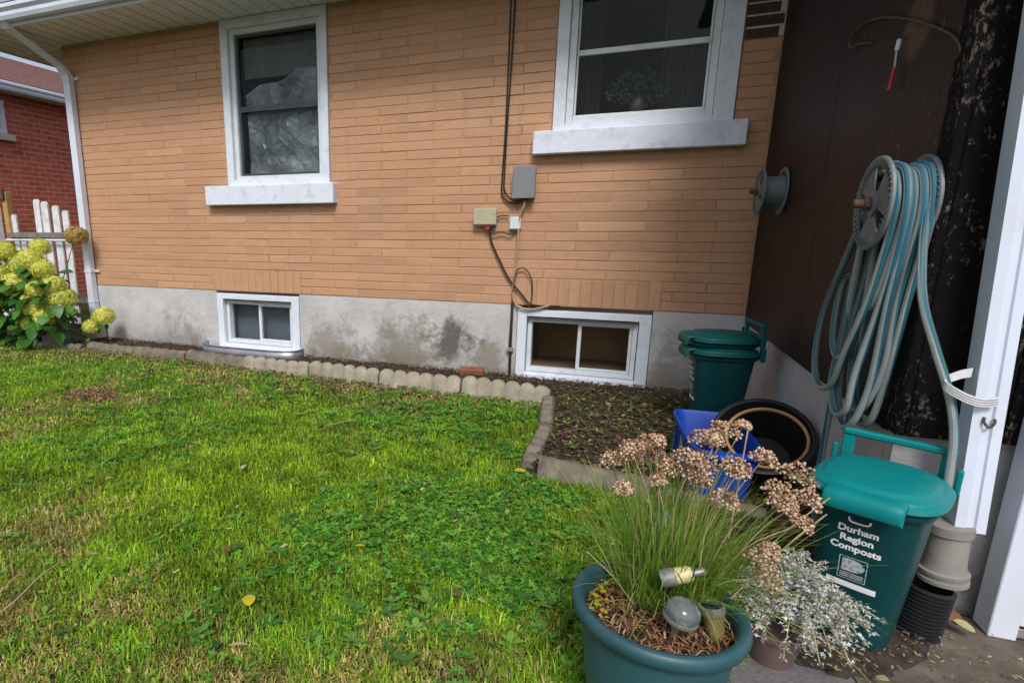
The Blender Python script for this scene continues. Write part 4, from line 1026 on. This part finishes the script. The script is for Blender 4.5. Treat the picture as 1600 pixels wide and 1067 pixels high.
for c in range(5):
    b = MB(); b.col = []
    cx, cy = PX + [-.03, .04, .09, .03, .0][c], PY + [.075, .085, .075, .12, .10][c]
    for i in range(230):
        a = random.uniform(0, 6.28); r = random.random() ** .5 * .055; d = Vector((math.cos(a) + .35, math.sin(a) * .8 + .25, 0)); d.normalize()
        g = random.random(); col = (.18, .36, .035) if g < .40 else (.30, .46, .06) if g < .70 else (.10, .22, .03) if g < .82 else (.58, .52, .20)
        blade(b, (cx + r * math.cos(a), cy + r * math.sin(a), .305), d, random.uniform(.55, .97), random.uniform(.14, .42), random.uniform(.0010, .0020), random.choice((.02, .06, .12, .22)) * random.uniform(.6, 1.3), col, 8)
    b.build('leaf_clump', 'leafcol', ch)
b = MB(); b.col = []                                        # a few near leaves bending over the rim
for i in range(26):
    a = random.uniform(2.0, 4.6); d = Vector((math.cos(a), math.sin(a), 0)); blade(b, (PX - .02 + random.uniform(-.03, .04), PY + .02 + random.uniform(-.02, .04), .305), d, random.uniform(.35, .8), random.uniform(.12, .22), .0018, random.uniform(.10, .22), random.choice([(.12, .26, .04), (.28, .34, .08), (.07, .18, .03)]), 7)
b.build('leaf_clump', 'leafcol', ch)
headpos = [(.075, -3.25, .735, .030), (.045, -3.27, .715, .028), (.085, -3.20, .70, .026), (.055, -3.22, .68, .028), (.03, -3.25, .675, .024), (.105, -3.22, .745, .024), (.185, -3.20, .715, .032), (.215, -3.16, .73, .032), (.25, -3.18, .70, .034), (.235, -3.20, .755, .026), (.30, -3.14, .74, .026), (.19, -3.24, .685, .03), (.28, -3.20, .675, .032), (.225, -3.22, .66, .028), (.17, -3.20, .655, .028),
           (.335, -3.10, .785, .02), (.29, -3.24, .625, .026), (.415, -3.19, .70, .036), (.445, -3.17, .685, .034), (.40, -3.22, .66, .034), (.45, -3.20, .645, .034), (.385, -3.25, .625, .032), (.425, -3.24, .60, .030), (.36, -3.16, .72, .028), (.33, -3.27, .585, .026), (.375, -3.28, .50, .030), (.395, -3.24, .52, .028), (.365, -3.27, .465, .028), (.14, -3.19, .70, .028), (.13, -3.26, .66, .022), (.31, -3.17, .69, .028), (.47, -3.16, .66, .026), (.065, -3.29, .65, .02), (.262, -3.14, .76, .03), (.21, -3.25, .72, .028)]
def umbel(c, r, up):
    b = MB(); b.col = []; q = up.to_track_quat('Z', 'Y').to_matrix().to_4x4(); base = Vector(c) - up * r * .9
    for k in range(84):
        t = math.acos(1 - 1.15 * (k + .5) / 84); a = k * 2.4; d = q @ Vector((math.sin(t) * math.cos(a), math.sin(t) * math.sin(a), math.cos(t))); e = base + d * r * random.uniform(1.2, 1.7)
        if k % 2 == 0:
            s0 = d.orthogonal().normalized() * .0006; o = len(b.v); b.add([base + s0, base - s0, e], [(0, 1, 2)]); b.col += [(.40, .33, .18)] * 3
        m = Matrix.Translation(e) @ Matrix.Rotation(random.uniform(0, 6), 4, 'Z') @ Matrix.Rotation(random.uniform(-1, 1), 4, 'X'); s = random.uniform(.0020, .0037)
        cc = random.choice([(.46, .29, .18), (.55, .39, .26), (.32, .18, .10), (.64, .50, .36), (.15, .08, .05), (.50, .31, .23)])
        b.add([m @ Vector(v) for v in ((-s, -s, 0), (s, -s, .0), (s, s, 0), (-s, s, 0), (0, 0, s * 1.6), (0, 0, -s))], [(0, 1, 4), (1, 2, 4), (2, 3, 4), (3, 0, 4), (1, 0, 5), (2, 1, 5), (3, 2, 5), (0, 3, 5)]); b.col += [cc] * 6
    return b
for i, (x, y, z, r) in enumerate([h for q, h in enumerate(headpos) if q % 7 != 3]):
    r *= random.uniform(.48, .80); x += random.uniform(-.02, .02); z += random.uniform(-.02, .015)
    root = Vector((PX + .03 + (x - PX - .03) * .22, PY + .06 + (y - PY - .06) * .2, .305)); tip = Vector((x, y, z)); mid = root.lerp(tip, .5) + Vector((random.uniform(-.025, .01), random.uniform(-.02, .02), random.uniform(.03, .07))); P = spline([root, mid, tip - (tip - mid).normalized() * r * .9], 6)
    b = umbel((x, y, z), r, ((tip - mid).normalized() + Vector((0, 0, .6))).normalized()); hd = b.build('flower_head', 'drycol', ch)
    MB().tube(P, .0013, 5).build('stalk', 'twig' if i % 3 else 'stem', ch)
for i, (p, q) in enumerate([((.33, -3.26, .46), (.53, -3.06, .585)), ((.33, -3.28, .43), (.52, -3.08, .545)), ((.30, -3.3, .40), (.53, -3.06, .54)), ((.10, -3.3, .33), (-.02, -3.32, .46)), ((.30, -3.20, .5), (.345, -3.02, .74))]):
    MB().tube(spline([p, (Vector(p) + Vector(q)) / 2 + Vector((0, 0, .01)), q], 5), .0016, 5).build('stalk', 'twig', ch)
# little yellow green seedlings inside the rim
b = MB(); b.col = []
for i in range(34):
    a = random.uniform(2.3, 3.6); r = random.uniform(.115, .155); x, y = PX + r * math.cos(a), PY + r * math.sin(a); m = Matrix.Translation((x, y, .318 + random.uniform(0, .03))) @ Matrix.Rotation(random.uniform(0, 6), 4, 'Z') @ Matrix.Rotation(random.uniform(-.5, .5), 4, 'X'); s = random.uniform(.005, .011)
    b.add([m @ Vector(v) for v in ((0, 0, 0), (s, -s * .8, .002), (s * 1.9, 0, .0), (s, s * .8, .002))], [(0, 1, 2, 3)]); b.col += [random.choice([(.42, .50, .05), (.60, .48, .03), (.30, .42, .05), (.65, .38, .02)])] * 4
tag(b.build('seedlings', 'leafcol', origin=(PX - .13, PY, .31)), 'patch of tiny yellow green leaves inside the left pot rim', kind='stuff')
bpy.data.objects['seedlings'].location = (0, 0, 0)
me = bpy.data.objects['seedlings'].data
for q in me.vertices: q.co += Vector((PX - .13, PY, .31))
# solar lights standing in the pot
def solar(loc, rot, label, kind):
    t = thing('solar_light', loc, label, 'solar light', group='solar garden lights in the pot'); m = Matrix.Rotation(R(rot[0]), 4, 'X') @ Matrix.Rotation(R(rot[1]), 4, 'Y') @ Matrix.Scale(1.12, 4)
    if kind == 'dome':
        MB().lathe([(.006, -.02), (.007, .035), (.013, .05), (.016, .055)], 16, m).build('stake', 'solar_steel', t, smooth=True, world=False)
        MB().lathe([(.014, .054), (.028, .060), (.034, .066), (.034, .072), (.030, .073)], 28, m).build('collar', 'solar_steel', t, smooth=True, world=False)
        MB().lathe([(.032, .0735), (.034, .082), (.031, .095), (.022, .104), (.010, .108), (.001, .109)], 28, m).build('lens', 'lens', t, smooth=True, world=False)
        MB().lathe([(.024, .0738), (.024, .078), (.001, .079)], 6, m).build('solar_panel', 'solar_cell', t, world=False)
    elif kind == 'cell':
        MB().lathe([(.014, -.02), (.019, .0), (.020, .028), (.024, .034)], 24, m).build('lamp_body', 'amber', t, smooth=True, world=False)
        MB().lathe([(.024, .0345), (.025, .038), (.025, .050), (.021, .052), (.021, .0495)], 28, m).build('collar', 'solar_steel', t, smooth=True, world=False)
        MB().lathe([(.0205, .0496), (.001, .0505)], 28, m).build('solar_panel', 'solar_cell', t, world=False)
    else:
        MB().lathe([(.017, .03), (.0165, .055), (.012, .062)], 20, m).build('lamp_body', 'cream', t, smooth=True, world=False)
        MB().lathe([(.018, .0), (.019, .002), (.019, .028), (.017, .0295)], 24, m).build('collar', 'solar_steel', t, smooth=True, world=False)
        MB().lathe([(.008, .0625), (.007, .085), (.003, .088)], 12, m).build('stake', 'solar_steel', t, smooth=True, world=False)
solar((.178, -3.375, .300), (4, 10), 'domed solar light with clear lens in front of the pot', 'dome')
solar((.272, -3.325, .330), (-6, -12), 'solar light with dark panel on top near the right rim', 'cell')
solar((.150, -3.325, .430), (-6, 66), 'cream and silver solar light lying sideways in the chives', 'tilted')
MB().lathe([(.006, 0), (.012, .01), (.022, .03), (.022, .034)], 6, Matrix.Translation((.150, -3.20, .50))).build('glass_ornament', 'lens', origin=(.15, -3.2, .50))
go = bpy.data.objects['glass_ornament']
tag(go, 'small clear glass ornament on a stake among the chive leaves', 'ornament')
MB().tube([(.150, -3.20, .302), (.150, -3.20, .502)], .002, 6).build('stake', 'steel', go)

# ================================================================ DUSTY MILLER in a brown pot
DX, DY = .500, -2.925
dm = thing('plant_pot', (DX, DY, .012), 'mauve brown pot under the silvery plant', 'pot')
MB().lathe([(.052, 0), (.056, .003), (.070, .095), (.076, .097), (.078, .115), (.071, .117), (.066, .10), (.02, .095)], 40, Matrix.Translation((DX, DY, .012)) @ Matrix.Rotation(R(4), 4, 'X')).build('pot_body', 'brownpot', dm, smooth=True)
ml = thing('dusty_miller', (DX, DY, .12), 'silvery grey dusty miller plant spilling over its brown pot', 'plant')
random.seed(5)
for c in range(150):
    b = MB(); b.col = []
    a = random.uniform(0, 6.28); e = random.uniform(-.05, 1.35); d = Vector((math.cos(a) * math.cos(e) + .06, math.sin(a) * math.cos(e) - .06, math.sin(e) * .85)); L = random.uniform(.10, .20)
    p0 = Vector((DX + .035, DY + .015, .185)); p1 = p0 + d * L + Vector((0, 0, -.055 * math.cos(e) ** 2)); P = spline([p0, p0 + d * L * .55 + Vector((0, 0, .02)), p1], 5)
    for i in range(3, len(P)):
        for s in range(7):
            cc = random.choice([(.40, .43, .41), (.50, .52, .49), (.30, .34, .31), (.64, .66, .62), (.34, .25, .22), (.22, .22, .18)])
            m = Matrix.Translation(P[i] + Vector((random.gauss(0, .005), random.gauss(0, .005), random.gauss(0, .005)))) @ Matrix.Rotation(random.uniform(0, 6.28), 4, 'Z') @ Matrix.Rotation(random.uniform(-1.1, 1.1), 4, 'X'); s_ = random.uniform(.009, .017)
            b.add([m @ Vector(v) for v in ((0, 0, 0), (s_ * .45, -s_ * .10, .001), (s_ * .62, -s_ * .42, .003), (s_ * .8, -s_ * .13, .002), (s_ * 1.35, 0, -.002), (s_ * .8, s_ * .13, .002), (s_ * .62, s_ * .42, .003), (s_ * .45, s_ * .10, .001))], [(0, 1, 7), (1, 2, 3), (5, 6, 7), (1, 3, 5, 7), (3, 4, 5)]); b.col += [cc] * 8
    b.build('leaf_spray', 'drycol', ml); MB().tube(P, .0014, 5).build('stem', 'pale_leaf', ml)
for q in [((.60, -2.90, .12), (.655, -2.93, .03)), ((.57, -2.93, .12), (.60, -2.97, .04)), ((.62, -2.88, .15), (.70, -2.93, .09))]:
    b = MB(); b.col = []; blade(b, q[0], (Vector(q[1]) - Vector(q[0])).normalized(), .3, .11, .0016, .25, (.16, .24, .10), 6); b.build('grass_blade', 'leafcol', ml)

# ================================================================ LITTER: fallen leaves, twigs, mulch
def fallen(loc, mat, label, L, rz, W=.6, tilt=.2):
    me = leaf_mesh('fallen_leaf', L, L * W, mat, .15); o = bpy.data.objects.new('fallen_leaf', me); link(o); o.location = loc; o.rotation_euler = (tilt, random.uniform(-.3, .3), rz); return tag(o, label, 'leaf')
fallen((-1.035, -3.33, .04), 'yellow_leaf', 'bright yellow fallen leaf on the lawn near the bottom edge', .055, .6, .8)
fallen((-.985, -3.50, .035), 'pale_leaf', 'pale oblong fallen leaf below the bright yellow one', .055, -1.2, .45)
fallen((-1.01, -3.52, .035), 'hyd_leaf', 'small green fallen leaf beside the pale oblong one', .035, 1.0, .6)
fallen((-.83, -2.86, .04), 'yellow_leaf', 'pale yellow tuft of leaf in the middle of the lawn', .04, 2.0, .5)
fallen((-1.70, -2.45, .05), 'pale_leaf', 'pale fallen leaf lying in the longest green grass', .05, .3, .6)
fallen((-3.22, -1.2, .05), 'pale_leaf', 'whitish fallen leaf near the edging stones', .07, .5, .5)
fallen((-1.30, -3.08, .035), 'brown_leaf', 'reddish brown fallen leaf left of the yellow leaf', .035, 1.2, .7)
fallen((-.42, -3.02, .035), 'brown_leaf', 'dark brown curled leaf on the lawn left of the big pot', .035, .2, .8)
fallen((-.36, -1.92, .04), 'yellow_leaf', 'yellow green leaf at the corner of the edging stones', .06, 1.9, .7)
def twig(pts, r, label, mat='twig'):
    o = MB().tube(spline(pts, 6), r, 6).build('twig', mat, smooth=True, origin=pts[0]); return tag(o, label, 'twig')
twig([(-1.75, -3.72, .03), (-1.76, -3.60, .045), (-1.80, -3.48, .05), (-1.83, -3.38, .04)], .0035, 'long pale curved twig at the left edge of the lawn')
twig([(-1.86, -3.60, .03), (-1.88, -3.52, .045), (-1.90, -3.46, .04)], .003, 'short dry twig beside the long curved twig')
twig([(-.66, -3.56, .03), (-.58, -3.55, .04), (-.50, -3.53, .035), (-.42, -3.51, .03)], .003, 'grey green twig at the bottom of the lawn')
twig([(-1.62, -1.72, .05), (-1.56, -1.62, .05), (-1.50, -1.54, .05)], .003, 'thin straw coloured twig in the clover')
twig([(-.27, -1.45, .08), (-.20, -1.35, .085), (-.10, -1.24, .08)], .004, 'brown stick on the soil inside the bed corner', 'woody')
twig([(-.30, -1.62, .07), (-.24, -1.50, .085), (-.21, -1.36, .08)], .0035, 'reddish bent stick on the soil behind the edging', 'rust')
def scatter_chips(name, n, inside, bb, z, smin, smax, cols, seed, mat='drycol'):
    r = np.random.default_rng(seed); X = r.uniform(bb[0], bb[1], n * 3); Y = r.uniform(bb[2], bb[3], n * 3)
    ok = np.array([inside(x, y) for x, y in zip(X, Y)]); X, Y = X[ok][:n], Y[ok][:n]; n = len(X)
    Z = z + r.uniform(-.006, .022, n); a = r.uniform(0, 6.28, n); L = r.uniform(smin, smax, n); W = L * r.uniform(.18, .5, n); t = r.uniform(-.5, .5, n); H = L * .16
    dx, dy = np.cos(a), np.sin(a); V = np.zeros((n, 5, 3))
    for k, (u, v, h) in enumerate(((-1, -1, 0), (1, -.7, 0), (.9, 1, 0), (-1, .8, 0), (0, 0, 1))):
        V[:, k, 0] = X + u * L / 2 * dx - v * W / 2 * dy; V[:, k, 1] = Y + u * L / 2 * dy + v * W / 2 * dx; V[:, k, 2] = Z + u * L / 2 * t * .6 + h * H
    f = np.array([(0, 1, 4), (1, 2, 4), (2, 3, 4), (3, 0, 4)]); F = (np.arange(n)[:, None, None] * 5 + f[None]).reshape(-1, 3)
    C = np.array(cols)[r.integers(0, len(cols), n)] * r.uniform(.7, 1.25, (n, 1)); C = np.repeat(C, 5, axis=0)
    return tag(np_mesh(name, V.reshape(-1, 3), F, mat, C), kind='stuff')
brown = [(.075, .045, .03), (.05, .032, .022), (.12, .07, .045), (.035, .024, .018), (.10, .05, .032), (.19, .13, .08)]
scatter_chips('mulch', 24000, lambda x, y: in_bed(x, y) and (y > -.75 or x > -.34) and not (-3.92 < x < -2.72 and y > -.235), (-5.7, .85, -2.5, -.005), .046, .008, .032, brown, 3)
scatter_chips('bed_litter', 2600, lambda x, y: in_bed(x, y) and x > -.34, (-.34, .85, -2.5, -.1), .065, .01, .04, [(.13, .10, .05), (.07, .08, .03), (.18, .13, .07), (.06, .06, .025)], 4)
scatter_chips('leaf_litter', 900, in_patch, (.45, 1.05, -2.96, -2.45), .030, .004, .016, [(.10, .07, .05), (.30, .23, .13), (.40, .33, .20), (.06, .045, .03), (.20, .14, .08)], 5)
scatter_chips('apron_litter', 420, lambda x, y: True, (.85, 1.6, -2.98, -2.6), .022, .003, .014, [(.30, .24, .12), (.18, .13, .07), (.10, .10, .04), (.40, .33, .2)], 6)
for i, (x, y, mat, lab) in enumerate([(1.055, -2.60, 'brown_leaf', 'brown curled leaf below the grey downspout boot'), (1.09, -2.62, 'pale_leaf', 'yellowish leaf on the ground beside the white door frame'), (.655, -2.955, 'pale_leaf', 'pale leaf on the soil in front of the compost bin'), (.74, -2.95, 'pale_leaf', 'cream leaf curl on the soil right of the compost bin front')]):
    fallen((x, y, .045), mat, lab, [.06, .055, .03, .032][i], i * 1.3, .7, .5)

# ================================================================ GRASS
def in_lawn(X, Y):
    be = np.where(X < -.36, -.37 + (X + 5.16) * (-.25 / 4.8) - .035, np.where(X < .24, -1.93, -2.02 - (X - .24) * 1.9))
    ok = Y < be
    ok &= ~((X > -5.9) & (X < -5.16) & (Y > -.50))
    ok &= np.hypot(X - PX, Y - PY) > .145
    ok &= ~((X > .30 + np.minimum(0, (Y + 3.12)) * .09) & (Y < -3.1)); ok &= ~((Y >= -3.12) & (Y < -2.70) & (X > .32 + (Y + 3.12) * .7))
    return ok
def sample(n, seed):
    r = np.random.default_rng(seed); X = r.uniform(-8.2, .75, n * 3); Y = r.uniform(-4.6, -.35, n * 3)
    d = np.hypot(X, Y + 4.68); keep = r.random(n * 3) < np.clip((1.9 / np.maximum(d, .9)) ** 1.15, 0, 1)
    ok = in_lawn(X, Y) & keep & (X > -1.1 * (Y + 4.68) * 1.55 - 2.4); X, Y = X[ok][:n], Y[ok][:n]; return r, X, Y
def patches(X, Y):
    dry = .55 * vnoise(X, Y, 1.3, 1) + .45 * vnoise(X, Y, 4.5, 2)
    dry += .20 * np.exp(-((Y + 3.55) / .45) ** 2) * (X < -.1) + .25 * (vnoise(X, Y, 11, 15) - .5) + .18 * np.clip((Y + 1.0) / .5, 0, 1)
    dry -= .30 * np.exp(-(((X + 1.75) / 1.1) ** 2 + ((Y + 2.3) / .75) ** 2))
    dry += .20 * np.exp(-(((X + 2.0) / .8) ** 2 + ((Y + 3.3) / .45) ** 2)) + .16 * np.exp(-(((X + .9) / .5) ** 2 + ((Y + 3.4) / .25) ** 2)) + .10 * np.exp(-(((X + .35) / .35) ** 2 + ((Y + 3.3) / .4) ** 2))
    bare = np.hypot((X + 3.62) / .26, (Y + 1.66) / .17) + .5 * vnoise(X, Y, 9, 7) < 1.15
    clover = .35 * vnoise(X, Y, 1.7, 3) + .30 * vnoise(X, Y, 5, 4) + .35 * vnoise(X, Y, 14, 14) - .16 * np.clip((-2.9 - Y) / .4, 0, 1) - .08 * (X < -1.6) + .20 * np.exp(-(((X + .55) / .9) ** 2 + ((Y + 2.0) / .8) ** 2)) + .16 * np.clip((Y + 1.5) / .6, 0, 1)
    return dry, bare, clover
def grass(n, seed):
    r, X, Y = sample(n, seed); n = len(X); dry, bare, clover = patches(X, Y)
    k = ~bare | (r.random(n) < .06); k &= ~((Y > -.95 + (X + 5.1) * (-.05)) & (r.random(n) < .45)); X, Y, dry, clover = X[k], Y[k], dry[k], clover[k]; n = len(X)
    d = np.hypot(X, Y + 4.68); hN = vnoise(X, Y, 2.1, 5)
    isdry = r.random(n) < np.clip((dry - .36) * 2.2, .09, .90)
    H = r.uniform(.014, .050, n) * (.52 + .55 * hN + .55 * vnoise(X, Y, 9, 16)) * np.where(isdry, .7, 1); W = (.0009 + .0022 * r.random(n) ** 2.2) * (.75 + .22 * d)
    a = r.uniform(0, 6.28, n); lean = (.15 + 1.25 * r.random(n) ** .8) * np.where(isdry, 1.6, 1); ca, sa = np.cos(a), np.sin(a)
    wind = vnoise(X, Y, 3.0, 6) * 6.28; lx, ly = np.cos(a + .6 * np.sin(wind)), np.sin(a + .6 * np.sin(wind))
    V = np.zeros((n, 5, 3)); px, py = -ly, lx
    mz = H * .62 * np.cos(lean * .5); mr = H * .62 * np.sin(lean * .5) ; tz = mz + H * .45 * np.cos(np.minimum(lean * 1.5, 1.9)); tr = mr + H * .45 * np.sin(np.minimum(lean * 1.5, 1.9))
    for i, (s, rr, zz, ww_) in enumerate(((-1, 0 * H, 0 * H - .002, W), (1, 0 * H, 0 * H - .002, W), (-1, mr, mz, W * .8), (1, mr, mz, W * .8), (0, tr, tz, W))):
        V[:, i, 0] = X + lx * rr + px * s * ww_; V[:, i, 1] = Y + ly * rr + py * s * ww_; V[:, i, 2] = zz
    f = np.array([(0, 1, 3), (0, 3, 2), (2, 3, 4)]); F = (np.arange(n)[:, None, None] * 5 + f[None]).reshape(-1, 3)
    green = np.array([(.16, .36, .016), (.24, .45, .022), (.09, .25, .014), (.36, .50, .05), (.15, .32, .04)])[r.integers(0, 5, n)]
    tint = vnoise(X, Y, 1.9, 8)[:, None]; green = green * (1 - .45 * tint) + np.array((.30, .42, .015)) * .45 * tint; yg = (.65 * np.exp(-(((X + 1.75) / 1.0) ** 2 + ((Y + 2.55) / .75) ** 2)))[:, None]; green = green * (1 - yg) + np.array((.34, .50, .02)) * r.uniform(.55, 1.3, (n, 1)) * yg
    straw = np.array([(.55, .46, .16), (.46, .36, .12), (.40, .40, .07), (.64, .55, .26), (.28, .19, .07)])[r.integers(0, 5, n)]
    C = np.where(isdry[:, None], straw, green) * r.uniform(.5, 1.3, (n, 1)) * (.55 + .75 * vnoise(X, Y, 6, 17) + .5 * vnoise(X, Y, 13, 19))[:, None]; C = np.repeat(C, 5, axis=0)
    return tag(np_mesh('grass', V.reshape(-1, 3), F, 'leafcol', C), kind='stuff', label='patchy mown lawn grass, green with straw coloured spots', cat='grass')
grass(400000, 1)
def clovers(n, seed):
    r, X, Y = sample(n, seed); dry, bare, clover = patches(X, Y); k = (r.random(len(X)) < np.clip((clover - .53) * 3.0, .02, .9)) & ~bare; X, Y = X[k], Y[k]; n = len(X)
    d = np.hypot(X, Y + 4.68); H = r.uniform(.018, .045, n); s = r.uniform(.006, .012, n); a0 = r.uniform(0, 6.28, n); VV = []; FF = []; CC = []; tx, ty = r.uniform(-.5, .5, n), r.uniform(-.5, .5, n)
    col = np.array([(.08, .28, .03), (.12, .36, .035), (.05, .19, .02), (.18, .42, .06), (.24, .46, .04)])[r.integers(0, 5, n)] * r.uniform(.8, 1.25, (n, 1))
    for q in range(3):
        a = a0 + q * 2.094; c, sn = np.cos(a), np.sin(a); V = np.zeros((n, 5, 3))
        for i, (u, v) in enumerate(((0, 0), (.65, -.55), (1.15, -.28), (1.15, .28), (.65, .55))):
            ox, oy = s * (u * c - v * sn), s * (u * sn + v * c); V[:, i, 0] = X + ox; V[:, i, 1] = Y + oy; V[:, i, 2] = H + ox * tx + oy * ty
        FF.append((np.arange(n)[:, None, None] * 5 + np.array([(0, 1, 2), (0, 2, 3), (0, 3, 4)])[None]).reshape(-1, 3) + n * 5 * q); VV.append(V.reshape(-1, 3)); CC.append(np.repeat(col, 5, axis=0))
    return tag(np_mesh('clover', np.concatenate(VV), np.concatenate(FF), 'leafcol', np.concatenate(CC)), kind='stuff', label='clover and small broad leaved weeds in the lawn', cat='clover')
clovers(120000, 2)
def weeds(n, seed):                                          # low broad leaved rosettes
    r, X, Y = sample(n * 4, seed); dry, bare, clover = patches(X, Y); k = (r.random(len(X)) < np.clip((clover - .40) * 2.2, .05, 1)) & ~bare; X, Y = X[k][:n], Y[k][:n]; V = []; F = []; C = []
    for x, y in zip(X, Y):
        base = np.array([(.10, .26, .05), (.16, .34, .06), (.22, .38, .07), (.08, .20, .05)][r.integers(0, 4)]) * r.uniform(.8, 1.25); m = r.integers(4, 8); a0 = r.uniform(0, 6.28); L0 = r.uniform(.018, .042)
        for q in range(m):
            a = a0 + q * 6.28 / m + r.uniform(-.3, .3); L = L0 * r.uniform(.7, 1.2); up = r.uniform(.3, .9); wv = L * r.uniform(.18, .32); c, sn = math.cos(a), math.sin(a); o = len(V); hz = r.uniform(.012, .03)
            for u, v, z in ((0, 0, 0), (.45, -1, .35), (.45, 1, .35), (.8, -.7, .5), (.8, .7, .5), (1.05, 0, .42)): V.append((x + L * u * c - wv * v * sn, y + L * u * sn + wv * v * c, hz + L * z * up)); C.append(base * (.85 + .3 * u))
            F += [(o, o + 1, o + 2), (o + 1, o + 3, o + 2), (o + 2, o + 3, o + 4), (o + 3, o + 5, o + 4)]
    return tag(np_mesh('broadleaf_weeds', np.array(V), np.array(F), 'leafcol', np.array(C)), kind='stuff')
weeds(1500, 12)
def bed_weeds():
    r = np.random.default_rng(31); V = []; F = []; C = []
    for i in range(420):
        if i < 260: x = r.uniform(-5.1, -.4); y = -.37 + (x + 5.16) * (-.25 / 4.8) - .03 - abs(r.normal(0, .05))
        else: x = r.uniform(-.3, .45); y = r.uniform(-1.85, -.3)
        if r.random() < .4 and i < 260: continue
        base = np.array([(.16, .28, .05), (.30, .34, .08), (.10, .20, .04), (.36, .30, .12)][r.integers(0, 4)])
        for q in range(5):
            a = r.uniform(0, 6.28); L = r.uniform(.012, .035); wv = L * .25; c, sn = math.cos(a), math.sin(a); o = len(V); hz = .02 if i < 260 else .065
            for u, v, z in ((0, 0, 0), (.5, -1, .5), (.5, 1, .5), (1, 0, .6)): V.append((x + L * u * c - wv * v * sn, y + L * u * sn + wv * v * c, hz + L * z * r.uniform(.5, 1.2))); C.append(base)
            F += [(o, o + 1, o + 2), (o + 1, o + 3, o + 2)]
    return tag(np_mesh('bed_weeds', np.array(V), np.array(F), 'leafcol', np.array(C)), kind='stuff')
bed_weeds()
def near_edge(x, y):
    be = -.37 + (x + 5.16) * (-.25 / 4.8); return be - .22 < y < be - .03 and x < -.42
scatter_chips('edge_litter', 1400, near_edge, (-5.2, -.4, -.95, -.35), .012, .01, .04, [(.16, .10, .06), (.24, .17, .10), (.10, .065, .04), (.30, .22, .13)], 8)
scatter_chips('bare_soil_litter', 500, lambda x, y: math.hypot((x + 3.62) / .25, (y + 1.66) / .16) < 1, (-4, -3.3, -1.9, -1.4), .01, .008, .03, [(.30, .19, .10), (.22, .13, .07), (.38, .26, .15), (.16, .09, .05)], 9)
scatter_chips('straw_litter', 260, lambda x, y: bool(in_lawn(np.array(x), np.array(y))), (-3.2, .2, -4.2, -1.0), .03, .01, .03, [(.36, .30, .16), (.28, .22, .10), (.45, .40, .25)], 10)
